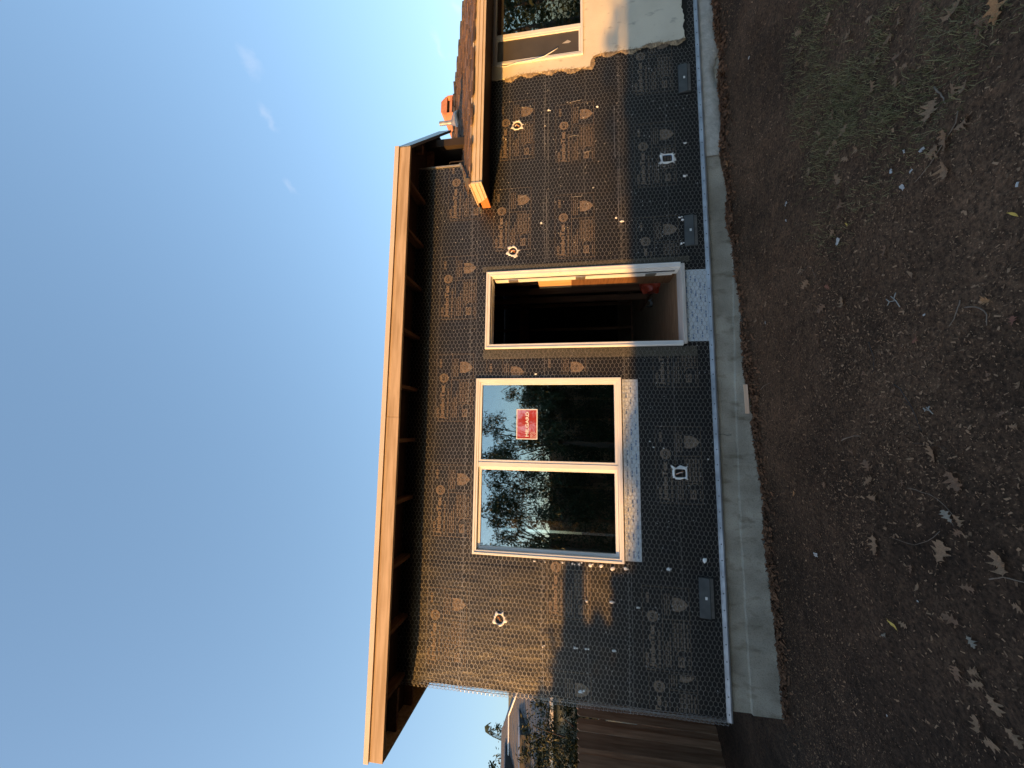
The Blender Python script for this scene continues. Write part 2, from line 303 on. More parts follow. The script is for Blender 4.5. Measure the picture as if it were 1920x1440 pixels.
# ------------------------------------------------------------------ ground
def vnoise(X, Y, sc, seed):
    g = np.random.default_rng(seed).random((64, 64)); x = X*sc; y = Y*sc
    xi = np.floor(x).astype(int); yi = np.floor(y).astype(int); fx = x-xi; fy = y-yi
    fx = fx*fx*(3-2*fx); fy = fy*fy*(3-2*fy)
    G = lambda a, b: g[a % 64, b % 64]
    return (G(xi, yi)*(1-fx)+G(xi+1, yi)*fx)*(1-fy) + (G(xi, yi+1)*(1-fx)+G(xi+1, yi+1)*fx)*fy - .5
PX = [-6,-2.58,-1.59,-.46,.93,1.86,2.96,4.06,4.96,9]; PZ = [-.17,-.153,-.123,-.094,.003,.05,.087,.075,.108,.12]
def gheight(X, Y):
    X = np.asarray(X, float); Y = np.asarray(Y, float)
    w_ = np.clip((Y+1.5)/1.5, 0, 1); w_ = w_*w_*(3-2*w_)
    near = np.clip(1-(np.maximum(np.abs(X-1)-7, 0))/6, 0, 1)*np.clip(1-(np.maximum(np.abs(Y+2)-6, 0))/6, 0, 1)
    h = np.interp(X, PX, PZ)*w_ + .045*vnoise(X, Y*.3, 3.1, 5)*np.clip((Y+.35)/.35, 0, 1)*near
    h = h + near*(vnoise(X, Y, 1.3, 1)*.05*np.clip(-Y*1.2, .15, 1) + vnoise(X, Y, 5, 2)*.022 + vnoise(X, Y, 14, 3)*.012 + vnoise(X, Y, 33, 4)*.007)
    return h
def gz(x, y): return float(gheight(np.array([x]), np.array([y]))[0])
def grow(a, n, k): 
    o = []; s = k; c = a
    for i in range(n): c += s; s *= 1.32 if k > 0 else 1.32; o.append(c)
    return o
gx = sorted(grow(-5.0, 22, -.06)) + list(np.arange(-5.0, 6.6, .034)) + grow(6.6, 22, .06)
gy = sorted(grow(-4.8, 23, -.06)) + list(np.arange(-4.8, .9, .034)) + grow(.9, 23, .06)
GX, GY = np.meshgrid(gx, gy); GH = gheight(GX, GY); nx, ny = len(gx), len(gy)
gv = np.stack([GX.ravel(), GY.ravel(), GH.ravel()], 1)
ii = (np.arange(ny-1)[:, None]*nx + np.arange(nx-1)[None]).ravel()
gf = np.stack([ii, ii+1, ii+nx+1, ii+nx], 1)
def ground_mat():
    m, t, b = new_mat('soil'); n = t.nodes; l = t.links; b.inputs['Roughness'].default_value = .95; b.inputs['Specular IOR Level'].default_value = .2
    tc = n.new('ShaderNodeTexCoord')
    def noise(sc, det=6):
        z = n.new('ShaderNodeTexNoise'); z.inputs['Scale'].default_value = sc; z.inputs['Detail'].default_value = det; z.inputs['Roughness'].default_value = .65
        l.new(tc.outputs['Object'], z.inputs['Vector']); return z
    def ramp(src, a, b_, p0, p1):
        r = n.new('ShaderNodeValToRGB'); e = r.color_ramp.elements; e[0].position = p0; e[1].position = p1; e[0].color = (*a, 1); e[1].color = (*b_, 1); l.new(src.outputs[0], r.inputs[0]); return r
    a = noise(1.1); f = noise(55); c = noise(14)
    r1 = ramp(a, (.072,.045,.028), (.165,.101,.062), .35, .65)
    r2 = ramp(f, (.35,.35,.35), (1.5,1.42,1.35), .35, .72)
    r3 = ramp(c, (.7,.7,.7), (1.15,1.15,1.15), .35, .65)
    mx = n.new('ShaderNodeMixRGB'); mx.blend_type = 'MULTIPLY'; mx.inputs[0].default_value = 1; l.new(r1.outputs[0], mx.inputs[1]); l.new(r2.outputs[0], mx.inputs[2])
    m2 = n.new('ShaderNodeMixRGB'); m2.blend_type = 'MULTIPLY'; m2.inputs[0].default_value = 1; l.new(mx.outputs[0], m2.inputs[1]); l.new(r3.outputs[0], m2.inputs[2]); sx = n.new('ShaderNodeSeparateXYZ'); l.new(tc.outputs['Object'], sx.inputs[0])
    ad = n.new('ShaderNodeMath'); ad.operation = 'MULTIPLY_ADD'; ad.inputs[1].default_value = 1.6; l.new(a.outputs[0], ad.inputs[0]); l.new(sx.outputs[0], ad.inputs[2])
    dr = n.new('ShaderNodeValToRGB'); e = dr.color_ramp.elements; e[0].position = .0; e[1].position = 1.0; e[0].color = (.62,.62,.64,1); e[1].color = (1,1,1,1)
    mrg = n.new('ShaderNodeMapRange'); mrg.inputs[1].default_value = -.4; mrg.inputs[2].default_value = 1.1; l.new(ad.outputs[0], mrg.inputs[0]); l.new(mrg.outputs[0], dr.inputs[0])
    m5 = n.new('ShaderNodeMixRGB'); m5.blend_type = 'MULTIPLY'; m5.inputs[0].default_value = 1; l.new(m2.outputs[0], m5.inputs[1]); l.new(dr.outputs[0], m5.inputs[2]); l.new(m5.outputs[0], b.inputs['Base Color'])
    bp = n.new('ShaderNodeBump'); bp.inputs['Strength'].default_value = .9; bp.inputs['Distance'].default_value = .015; l.new(f.outputs[0], bp.inputs['Height'])
    b2 = n.new('ShaderNodeBump'); b2.inputs['Strength'].default_value = .7; b2.inputs['Distance'].default_value = .03; l.new(c.outputs[0], b2.inputs['Height']); l.new(bp.outputs[0], b2.inputs['Normal']); l.new(b2.outputs[0], b.inputs['Normal'])
    return m
M['soil'] = ground_mat()
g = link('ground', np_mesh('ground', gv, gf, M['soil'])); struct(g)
g.data.polygons.foreach_set('use_smooth', [True]*len(g.data.polygons))

# ------------------------------------------------------------------ the house under renovation
house = empty('house', (0, 0, -.15)); house_off = Vector((0, 0, .15))
tag(house, 'house wall in black building paper and wire netting, new window, open doorway, flat wooden eave', 'house')
def hp(mb, name, mats, parent=None, **k):     # part of the house, coordinates given in world space
    o = mb.build(name, mats, parent or house, **k)
    if parent is None: o.location = house_off
    return o
WX0, WX1, WZ0, WZ1 = -1.325, .565, Z(-.487), Z(1.09)        # big window
DX0, DX1, DZ0, DZ1 = .900, 1.810, Z(-1.128), Z(1.0)          # doorway
SX0, SX1, SZ0, SZ1 = 4.46, 5.75, Z(-.125), Z(.98)            # old window in the stucco
VENTS = [(-1.775,-1.403), (1.989,2.338), (3.816,4.166)]; VZ0, VZ1 = Z(-1.315), Z(-1.185)
XL, XU, XR = -2.65, 3.20, 6.4                                # left corner, right end of the tall wall, right end of the low wall
WTOP, WLOW = Z(1.93), Z(1.12)
def rects(x0, x1, z0, z1, holes):
    xs = sorted({x0, x1, *[v for h in holes for v in h[:2] if x0 < v < x1]}); zs = sorted({z0, z1, *[v for h in holes for v in h[2:] if z0 < v < z1]})
    for a, b in zip(xs, xs[1:]):
        for c, d in zip(zs, zs[1:]):
            mx, mz = (a+b)/2, (c+d)/2
            if not any(h[0] < mx < h[1] and h[2] < mz < h[3] for h in holes): yield a, b, c, d
OPEN = [(WX0+.02, WX1-.02, WZ0+.02, WZ1-.02), (DX0+.03, DX1-.03, DZ0-.02, DZ1-.03), (SX0+.02, SX1-.02, SZ0+.02, SZ1-.02)]
ABOVE = [(XU, 99, WLOW, 99)]
mb = MB()
for a, b, c, d in rects(XL+.01, XR, Z(-1.44), WTOP, OPEN+ABOVE): mb.box(a, b, .006, .13, c, d)
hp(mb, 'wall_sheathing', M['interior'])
mb = MB(); mb.box(XL, XL+.1, .132, 5.8, Z(-1.44), WTOP); hp(mb, 'side_wall', M['paper'])
# paper courses, each lapped over the one below
PAPER = [(Z(-1.43), Z(-.55)), (Z(-.60), Z(.33)), (Z(.28), Z(1.05)), (Z(1.0), WTOP)]
papers = []
for k, (c0, c1) in enumerate(PAPER):
    yy = -.0012*k; todo = list(rects(XL, XR, c0, c1, OPEN+ABOVE))
    while todo:                                   # one object for each connected piece of the course
        grp = [todo.pop()]; i = 0
        while i < len(grp):
            a, b, c, d = grp[i]; i += 1
            nb_ = [q for q in todo if (abs(q[0]-b) < 1e-6 or abs(q[1]-a) < 1e-6) and q[2] < d and q[3] > c or (abs(q[2]-d) < 1e-6 or abs(q[3]-c) < 1e-6) and q[0] < b and q[1] > a]
            for q in nb_: todo.remove(q); grp.append(q)
        mb = MB()
        for a, b, c, d in grp:
            mb.add([(a,yy,c),(b,yy,c),(b,yy,d),(a,yy,d),(a,.004,c),(b,.004,c),(b,.004,d),(a,.004,d)], [(0,1,2,3),(0,4,5,1),(1,5,6,2),(2,6,7,3),(3,7,4,0)])
        papers.append((k, min(q[0] for q in grp), max(q[1] for q in grp), hp(mb, 'building_paper', M['paper'], fix=False)))
def paper_y(z):
    for k in (3, 2, 1, 0):
        if PAPER[k][0] <= z <= PAPER[k][1]: return -.0012*k
    return 0
# vertical lap edges and a few creased strips
mb = MB()
for x, z0, z1 in ((-2.32,-1.4,-.55),(.62,-.55,1.0),(.70,-1.42,-.6),(3.08,-.6,.3),(2.62,-1.4,-.62),(-1.44,.3,1.6),(1.9,1.0,1.85),(-.42,1.1,1.88)):
    mb = MB(); mb.box(x, x+.006, -.0075, -.0045, Z(z0), Z(z1)); hp(mb, 'paper_lap_edge', M['paper'])

# --- printed blocks on the paper
def text_mesh(body, size, off=0.0, sx=1.0):
    c = bpy.data.curves.new('t', 'FONT'); c.body = body; c.size = size; c.offset = off; c.resolution_u = 2
    o = bpy.data.objects.new('t', c); col.objects.link(o); dg = bpy.context.evaluated_depsgraph_get()
    me = bpy.data.meshes.new_from_object(o.evaluated_get(dg)); bpy.data.objects.remove(o); bpy.data.curves.remove(c)
    V = [(v.co.x*sx, v.co.y) for v in me.vertices]; F = [tuple(p.vertices) for p in me.polygons]; bpy.data.meshes.remove(me)
    return V, F
def put_text(mb, body, x, z, width, height, y, off=.0):
    V, F = text_mesh(body, 1.0, off); xs = [v[0] for v in V]; zs = [v[1] for v in V]
    sx = width/(max(xs)-min(xs)); sz = height/(max(zs)-min(zs))
    mb.add([(x+(a-min(xs))*sx, y, z+(b-min(zs))*sz) for a, b in V], F)
BW, BH = .77, .44
def line_marks(mb, x0, x1, z, h, y, rr):        # a row of tiny word-like dashes, too small to read
    x = x0
    while x < x1:
        wd = rr.uniform(.012, .045); e = min(x+wd, x1)
        k = x
        while k < e-.003:
            c = rr.uniform(.003, .0055); mb.quad((k,y,z),(k+c,y,z),(k+c,y,z+h*rr.uniform(.75,1)),(k,y,z+h*rr.uniform(.75,1))); k += c+.0016
        x = e + rr.uniform(.006, .012)
def disc(mb, cx, cz, r, y, n=28): mb.add([(cx+r*math.cos(2*math.pi*i/n), y, cz+r*math.sin(2*math.pi*i/n)) for i in range(n)], [tuple(range(n))])
def hline(mb, x0, x1, z, y, t=.0036): mb.quad((x0,y,z),(x1,y,z),(x1,y,z+t),(x0,y,z+t))
def vline(mb, x, z0, z1, y, t=.0036): mb.quad((x,y,z0),(x+t,y,z0),(x+t,y,z1),(x,y,z1))
def print_block():
    mb = MB(); rr = random.Random(3); y = -.0008; y2 = -.0014
    fx = lambda iy: (1370-iy)/1060*BW; fz = lambda ix: BH-(ix-1085)/670*BH
    hline(mb, fx(1330), BW, BH, y, .003); vline(mb, BW, 0, BH, y); hline(mb, 0, BW, 0, y); vline(mb, 0, 0, fz(1370), y); vline(mb, 0, fz(1370), fz(1110), y, .002)
    hline(mb, 0, BW, fz(1370), y)
    put_text(mb, 'SUPER', fx(1310), fz(1160), .118, .030, y, .02)
    put_text(mb, 'JumboTex', fx(1335), fz(1272), .395, .066, y, .045)
    hline(mb, fx(1365), fx(1290), fz(1140), y, .004); vline(mb, fx(1365), fz(1260), fz(1140), y, .004)
    disc(mb, fx(690), fz(1226), .053, y)
    line_marks(mb, fx(1335), fx(850), fz(1325), .022, y, rr)
    line_marks(mb, fx(520), fx(380), fz(1180), .030, y, rr)
    for zz, a, b in ((1412,1310,1030),(1442,1310,980),(1475,1310,900)): line_marks(mb, fx(a), fx(b), fz(zz), .013, y, rr)
    for zz in (1410, 1442, 1478): line_marks(mb, fx(665), fx(385), fz(zz), .012, y, rr)
    vline(mb, fx(720), 0, fz(1370), y); hline(mb, fx(1370), fx(720), fz(1512), y, .0028); vline(mb, fx(1090), 0, fz(1512), y)
    for zz in (1545, 1590, 1640, 1680, 1725): line_marks(mb, fx(1065), fx(750), fz(zz), .016, y, rr)
    for zz in (1560, 1610, 1660): hline(mb, fx(1090), fx(720), fz(zz), y, .0016)
    # ES mark with its arc
    put_text(mb, 'ES', fx(1300), fz(1660), .095, .060, y, .03)
    arc = [(fx(1180)+.065*math.cos(t), fz(1640)+.058*math.sin(t)) for t in np.linspace(-.9, 1.4, 9)]
    for (a, b), (c, d) in zip(arc, arc[1:]): mb.quad((a,y,b),(c,y,d),(c+.010,y,d+.004),(a+.010,y,b+.004))
    line_marks(mb, fx(1320), fx(1130), fz(1730), .014, y, rr)
    # shield
    cx = fx(520); zt, zb = fz(1508), fz(1738); hw = .062
    sh = [(cx-hw,zt),(cx-hw*.5,zt-.008),(cx,zt+.002),(cx+hw*.5,zt-.008),(cx+hw,zt),(cx+hw*1.04,zt-(zt-zb)*.45),(cx+hw*.7,zt-(zt-zb)*.75),(cx,zb),(cx-hw*.7,zt-(zt-zb)*.75),(cx-hw*1.04,zt-(zt-zb)*.45)]
    mb.add([(a,y,b) for a, b in sh], [tuple(range(len(sh)))])
    mb.cur = 1                                   # dark ink-free areas over the solid shapes
    put_text(mb, '60', fx(690)-.032, fz(1226)-.014, .064, .040, y2, .03)
    line_marks(mb, fx(690)-.030, fx(690)+.03, fz(1226)-.034, .010, y2, rr)
    n = 20; cz = fz(1598)
    ring = [(cx+.030*math.cos(2*math.pi*i/n), y2, cz+.030*math.sin(2*math.pi*i/n)) for i in range(n)] + [(cx+.026*math.cos(2*math.pi*i/n), y2, cz+.026*math.sin(2*math.pi*i/n)) for i in range(n)]
    mb.add(ring, [(i, (i+1) % n, n+(i+1) % n, n+i) for i in range(n)])
    put_text(mb, 'CS', cx-.020, cz-.013, .040, .026, y2, .03)
    line_marks(mb, cx-.045, cx+.045, zt-.022, .008, y2, rr); line_marks(mb, cx-.03, cx+.03, zb+.034, .007, y2, rr)
    return mb
pb = print_block(); pme = pb.mesh('printed_block', [M['print'], M['paper']])
def clip_mesh(me, x0, x1):
    b = bmesh.new(); b.from_mesh(me)
    for x, nrm in ((x0, (-1,0,0)), (x1, (1,0,0))):
        bmesh.ops.bisect_plane(b, geom=b.verts[:]+b.edges[:]+b.faces[:], plane_co=(x,0,0), plane_no=nrm, clear_outer=True)
    m = bpy.data.meshes.new('printed_block'); b.to_mesh(m); b.free()
    for k in me.materials: m.materials.append(k)
    return m
BLOCKS = [(2.484,1.50),(1.263,1.56),(.081,1.57),(-1.172,1.565),(-2.475,1.575),          # under the eave
          (3.205,.90),(2.066,.93),(3.085,.20),(1.931,.209),
          (3.865,-.69),(2.717,-.69),(-.720,-.824),(-2.297,-.655)]
CLIPPED = [(-1.90,.29,-9,-1.335),(1.583,-.689,1.90,9),(.46,-.824,-9,.79),(.064,.32,.60,.80),(.02,.98,.58,.80),(-2.93,-.70,-2.64,-2.31),(-3.17,.29,-2.64,9)]
def place_print(me, x, zt):
    zb = Z(zt)-BH; py = min(paper_y(zb), paper_y(zb+BH))
    k = max(0, min(3, int(round(-py/.0012))))
    xc = x+sum(v.co.x for v in me.vertices)/len(me.vertices)
    par = next((p for q, a, b, p in papers if q == k and a-.01 <= xc <= b+.01), None) or next(p for q, a, b, p in papers if q == k)
    o = link('printed_block', me, par, (x, py-.0006, zb)); o['kind'] = 'stuff'
for x, zt in BLOCKS: place_print(pme, x, zt)
for x, zt, a, b in CLIPPED: place_print(clip_mesh(pme, a-x, b-x), x, zt)

# --- wire netting
PV, PH, AH = .042, .042, .0128
def warp(x, z, s):
    dx = vnoise(x, z, 2.2, 20+s)*.030 + vnoise(x, z, 9, 30+s)*.007; dz = vnoise(x, z, 2.0, 40+s)*.034 + vnoise(x, z, 9, 50+s)*.007
    return x+dx, z+dz
def netting(x0, x1, z0, z1, seed, holes, y0, stagger=0.0):
    ni = int((x1-x0)/PH)+1; nj = int((z1-z0)/PV)+1
    I, J = np.meshgrid(np.arange(ni), np.arange(nj)); I = I.ravel(); J = J.ravel()
    cx = x0+I*PH; cz = z0+J*PV+(I % 2)*PV/2+stagger
    a0 = np.stack([cx-AH, cz+PV/2], 1); a1 = np.stack([cx+AH, cz+PV/2], 1)
    b1 = np.stack([cx+PH-AH, cz], 1); c1 = np.stack([cx+PH-AH, cz+PV], 1)
    P = np.concatenate([a0, a1, a1]); Q = np.concatenate([a1, b1, c1]); rr_ = np.concatenate([np.full(len(a0), .0017), np.full(2*len(a0), .0013)])
    mid = (P+Q)/2; keep = (mid[:, 0] < x1) & (mid[:, 1] < z1) & (mid[:, 1] > z0)
    for h in holes: keep &= ~((mid[:, 0] > h[0]) & (mid[:, 0] < h[1]) & (mid[:, 1] > h[2]) & (mid[:, 1] < h[3]))
    P, Q, rr_ = P[keep], Q[keep], rr_[keep]
    def lift(p):
        x, z = warp(p[:, 0], p[:, 1], seed)
        y = y0 - .006*vnoise(p[:, 0], p[:, 1], 4, 60+seed) - .004*vnoise(p[:, 0], p[:, 1], 17, 70+seed)
        # round the left corner: beyond x = -2.70 the net turns back along the side wall
        over = np.maximum(-2.705-x, 0); x = np.maximum(x, -2.705); y = y+over
        return np.stack([x, y, z], 1)
    return lift(P), lift(Q), rr_
NHOLES = [(WX0-.005, WX1+.012, WZ0-.005, WZ1+.01), (DX0-.01, DX1+.01, DZ0-.02, DZ1+.02),
          (4.33, 99, Z(-.22), 99), (4.40, 99, Z(-1.30), 99), (XU-.01, 99, WLOW-.1, 99),
          *[(a-.01, b+.01, VZ0-.01, VZ1+.01) for a, b in VENTS],
          (-.49,-.345,Z(-1.125),Z(-.98)), (2.975,3.09,Z(-1.10),Z(-.98)), (3.585,3.69,Z(.61),Z(.72)), (1.995,2.10,Z(.64),Z(.75)), (-2.02,-1.90,Z(.72),Z(.84))]
COURSES = [(Z(-1.42), Z(-.505), 1, -.013), (Z(-.575), Z(.345), 2, -.017), (Z(.265), Z(1.20), 3, -.013), (Z(1.10), Z(1.905), 4, -.017)]
for z0, z1, sd, y0 in COURSES:
    P, Q, r_ = netting(-2.95, 5.6 if sd == 1 else 4.5, z0, z1, sd, NHOLES, y0, .013*sd)
    # selvage and a couple of line wires
    lw = []
    for zz in (z0+.012, (z0+z1)/2+.04*sd-.1, z1-.012):
        xx = np.arange(-2.69, 4.35, .12); pz = np.full(len(xx), zz)
        X2, Z2 = warp(xx, pz, sd); pts = np.stack([X2, np.full(len(xx), y0+.001), Z2], 1)
        m_ = (pts[:-1]+pts[1:])/2; k = np.ones(len(m_), bool)
        for h in NHOLES: k &= ~((m_[:, 0] > h[0]) & (m_[:, 0] < h[1]) & (m_[:, 2] > h[2]) & (m_[:, 2] < h[3]))
        P = np.concatenate([P, pts[:-1][k]]); Q = np.concatenate([Q, pts[1:][k]]); r_ = np.concatenate([r_, np.full(k.sum(), .0010)])
    V, F = seg_mesh(P, Q, r_)
    o = link('wire_netting', np_mesh('wire_netting', V, F, M['galv']), house, house_off); o['kind'] = 'stuff'
# corner wires standing off the left corner
mb = MB()
for x, y, r in ((-2.655,-.012,.002),(-2.672,-.008,.0016),(-2.664,.02,.0016),(-2.688,.012,.0018),(-2.70,.03,.0014)):
    pts = [(x+random.uniform(-.006,.006), y+random.uniform(-.004,.004), z) for z in np.arange(Z(-1.42), Z(1.93), .14)]
    mb.tube(pts, r, 5)
hp(mb, 'corner_wire', M['galv'])
# furring nails: far too many small bright heads to pick apart
P = []; Q = []
for _ in range(420):
    x = rng.uniform(-2.62, 4.2); z = rng.uniform(Z(-1.38), Z(1.88))
    if any(h[0]-.01 < x < h[1]+.01 and h[2]-.01 < z < h[3]+.01 for h in NHOLES): continue
    P.append((x, -.003, z)); Q.append((x, -.016, z-.002))
V, F = seg_mesh(P, Q, .0026, 5)
o = link('furring_nails', np_mesh('furring_nails', V, F, M['caulk']), house, house_off); o['kind'] = 'stuff'
# expanded metal strips beside the doorway
def lath(x0, x1, z0, z1, y):
    P = []; Q = []; w_, h_ = .013, .0085
    for i in range(int((x1-x0)/w_)):
        for j in range(int((z1-z0)/h_)):
            cx = x0+i*w_+(j % 2)*w_/2; cz = z0+j*h_
            P += [(cx, y, cz), (cx, y, cz)]; Q += [(cx+w_/2, y-.003, cz+h_), (cx-w_/2, y-.003, cz+h_)]
    return P, Q
for a, b, z0, z1 in ((.790,.897,Z(-1.26),Z(1.02)), (1.814,1.885,Z(-1.22),Z(1.05))):
    P, Q = lath(a, b, z0, z1, -.020); V, F = seg_mesh(P, Q, .0013)
    o = link('expanded_metal_strip', np_mesh('expanded_metal_strip', V, F, M['lathmetal']), house, house_off); o['kind'] = 'stuff'
# torn white sealant dabs on the paper
def blob(mb, c, r, rr, n=9, flat=.5, el=(1,1)):
    o = len(mb.v); cx, cy, cz = c
    ring = [(cx+r*el[0]*rr.uniform(.55,1.25)*math.cos(2*math.pi*i/n), cy, cz+r*el[1]*rr.uniform(.55,1.25)*math.sin(2*math.pi*i/n)) for i in range(n)]
    inner = [(cx+(x-cx)*.55, cy-r*flat*rr.uniform(.6,1.2), cz+(z-cz)*.55) for x, _, z in ring]
    mb.add(ring+inner, [(i, (i+1) % n, n+(i+1) % n, n+i) for i in range(n)] + [tuple(range(n, 2*n))])
TUFTS = [(3.76,-.28,.02),(3.79,.29,.016),(2.37,-.47,.018),(2.37,.37,.016),(3.47,.80,.010),(3.59,.33,.011),(2.75,-.22,.009),(2.80,-1.21,.017),(3.19,-1.23,.016),(2.32,-1.14,.018),(2.29,-1.17,.018),(2.02,-1.15,.018),(-1.24,-1.25,.03),(-1.35,-.91,.017),(-1.73,-.61,.019),(-1.70,-.36,.022),(-1.71,-.11,.022),(-2.18,.33,.015),(-2.16,.01,.019),(-2.16,-.10,.019),(-2.15,-.37,.021),(-2.56,-.05,.022),(-1.36,.42,.014),(-1.36,.31,.014),(-1.355,.13,.015),(-1.36,.03,.019),(-1.36,-.04,.019),(-1.36,-.15,.019),(-1.36,-.26,.019),(-1.38,-.37,.024),(-1.37,-.50,.024),(.61,.42,.013),(-.17,-.90,.009),(-.16,-.80,.009),(-.10,-.76,.009),(-.27,-1.32,.008),(2.32,-.53,.016)]
for x, z, r in TUFTS:
    rr = random.Random(x*7+z); mb = MB(); blob(mb, (x, -.018, Z(z)), r, rr, el=(rr.uniform(.6,1.1), rr.uniform(.6,1.3)))
    if rr.random() < .5: blob(mb, (x+rr.uniform(-1,1)*r, -.018, Z(z)-r*1.3), r*.5, rr)
    hp(mb, 'sealant_dab', M['caulk'])
for x, z, ln, an in ((2.71,.62,.09,.3),(3.42,.05,.12,.05),(2.66,.02,.11,0),(3.86,.02,.11,.15),(3.20,-.13,.07,.2)):   # short loose wires
    mb = MB(); mb.tube([(x,-.016,Z(z)),(x+ln*.3*an,-.022,Z(z)-ln*.5),(x+ln*an,-.016,Z(z)-ln)], .0028, 5); hp(mb, 'loose_wire', M['galv'])
# long pale wires lying along the right half of the wall
for x, z0, z1 in ((2.52,.245,.248),):
    mb = MB(); mb.tube([(1.95,-.016,Z(.30)),(2.75,-.016,Z(.31))], .0026, 5); hp(mb, 'line_wire', M['galv'])
for xa, xb, z in ((3.15,3.75,.292),(2.25,2.95,-.50),(3.1,3.75,-.47),(3.2,4.0,.33)):
    mb = MB(); mb.tube([(xa,-.018,Z(z)),((xa+xb)/2,-.019,Z(z)+.004),(xb,-.018,Z(z))], .0024, 5); hp(mb, 'line_wire', M['galv'])

# --- membrane aprons below window and door
def apron(x0, x1, z0, z1, y, seed, skew=0):
    rr = random.Random(seed); mb = MB()
    mb.hexa([(x0,y,z0),(x1,y,z0+skew),(x1,-.004,z0+skew),(x0,-.004,z0),(x0,y,z1),(x1,y,z1),(x1,-.004,z1),(x0,-.004,z1)])
    o = hp(mb, 'flashing_membrane', M['membrane'])
    mk = MB(); z = z0+.025; row = 0
    while z < z1-.03:
        x = x0+.02+rr.uniform(0, .07)
        while x < x1-.09:
            wd = rr.uniform(.05, .075); line_marks(mk, x, x+wd, z+max(0, skew*(x-x0)/(x1-x0)), .014, y-.0009, rr); x += wd+rr.uniform(.05, .11)
        z += .045; row += 1
    mk.build('printed_marks', M['blueink'], o)['kind'] = 'stuff'
apron(-1.30, .545, Z(-.660), Z(-.500), -.0075, 1)
apron(.945, 1.725, Z(-1.400), Z(-1.150), -.0075, 2, .006)

# --- window
def frame(mb, x0, x1, z0, z1, wd, y0, y1):          # mitred rectangular frame
    for a, b, c, d in (((x0,z0),(x1,z0),(x1-wd,z0+wd),(x0+wd,z0+wd)), ((x1,z0),(x1,z1),(x1-wd,z1-wd),(x1-wd,z0+wd)),
                       ((x1,z1),(x0,z1),(x0+wd,z1-wd),(x1-wd,z1-wd)), ((x0,z1),(x0,z0),(x0+wd,z0+wd),(x0+wd,z1-wd))):
        mb.prism_xz([a, b, c, d], y0, y1)
win = empty('window'); win.parent = house; win.location = house_off
mb = MB(); frame(mb, WX0, WX1, WZ0, WZ1, .022, -.030, .10); hp(mb, 'outer_frame', M['vinyl'], win, bevel=.002)
mb = MB(); frame(mb, WX0+.023, WX1-.023, WZ0+.023, WZ1-.023, .020, -.022, .09); hp(mb, 'inner_frame', M['vinyl'], win, bevel=.002)
mb = MB(); frame(mb, -.356, WX1-.044, WZ0+.044, WZ1-.044, .026, -.012, .05); hp(mb, 'fixed_sash', M['vinyl'], win, bevel=.002)
mb = MB(); mb.box(-.408, -.357, -.018, .08, WZ0+.044, WZ1-.044); hp(mb, 'mullion', M['vinyl'], win, bevel=.002)
mb = MB(); frame(mb, WX0+.046, -.410, WZ0+.046, WZ1-.046, .030, .014, .06); hp(mb, 'sliding_sash', M['vinyl'], win, bevel=.002)
mb = MB(); mb.box(-.329, WX1-.071, .010, .016, WZ0+.071, WZ1-.071); hp(mb, 'pane', M['glass'], win)
mb = MB(); mb.box(WX0+.077, -.441, .030, .036, WZ0+.077, WZ1-.077); hp(mb, 'pane', M['glass'], win)
# red sticker on the fixed pane
stk = MB(); stk.box(-.105, .225, .0065, .0085, Z(.40), Z(.632)); so = hp(stk, 'window_sticker', M['sticker'])
so['label'] = 'red sticker with white border and lettering'
mb = MB()
for a, b, c, d in ((-.105,.225,Z(.40),Z(.41)),(-.105,.225,Z(.622),Z(.632)),(-.105,-.095,Z(.41),Z(.622)),(.215,.225,Z(.41),Z(.622))): mb.quad((a,.0055,c),(b,.0055,c),(b,.0055,d),(a,.0055,d))
hp(mb, 'sticker_border', M['white'], so)
mb = MB(); put_text(mb, 'MILGARD', -.075, Z(.495), .27, .036, .0052, .03); hp(mb, 'sticker_lettering', M['white'], so)
mb = MB(); rr = random.Random(5)
for k in range(5): line_marks(mb, -.085, -.02, Z(.42+.013*k), .006, .0052, rr)
hp(mb, 'sticker_small_print', M['white'], so)

# --- doorway
door = empty('door_frame'); door.parent = house; door.location = house_off
for nm, poly in (('casing', [(DX0,DZ0),(DX0,DZ1),(DX0+.052,DZ1-.052),(DX0+.052,DZ0)]), ('casing', [(DX0,DZ1),(DX1,DZ1),(DX1-.052,DZ1-.052),(DX0+.052,DZ1-.052)]), ('casing', [(DX1,DZ1),(DX1,DZ0),(DX1-.052,DZ0),(DX1-.052,DZ1-.052)])):
    mb = MB(); mb.prism_xz(poly, -.034, .012); hp(mb, nm, M['primed'], door, bevel=.003)
cx0, cx1 = DX0+.040, DX1-.040
for poly in ([(DX0+.006,DZ0),(DX0+.006,DZ1-.004),(DX0+.022,DZ1-.022),(DX0+.022,DZ0)], [(DX0+.006,DZ1-.006),(DX1-.006,DZ1-.006),(DX1-.022,DZ1-.022),(DX0+.022,DZ1-.022)], [(DX1-.006,DZ1-.006),(DX1-.006,DZ0),(DX1-.022,DZ0),(DX1-.022,DZ1-.022)]):
    mb = MB(); mb.prism_xz(poly, -.041, -.0345); hp(mb, 'casing_bead', M['primed'], door, bevel=.003)
for x0, x1 in ((DX0+.038,DX0+.062),(DX1-.062,DX1-.038)):
    mb = MB(); mb.box(x0, x1, .0125, .135, DZ0, DZ1-.040); hp(mb, 'jamb', M['primed'], door)
mb = MB(); mb.box(DX0+.0625, DX1-.0625, .0125, .135, DZ1-.064, DZ1-.040); hp(mb, 'head_jamb', M['primed'], door)
mb = MB(); mb.box(DX1-.069, DX1-.0625, .044, .056, DZ0+.04, DZ1-.07); hp(mb, 'weather_strip', M['black'], door)
mb = MB(); mb.box(DX1-.077, DX1-.0625, .058, .134, DZ0+.055, DZ1-.085); hp(mb, 'door_stop', M['primed'], door)
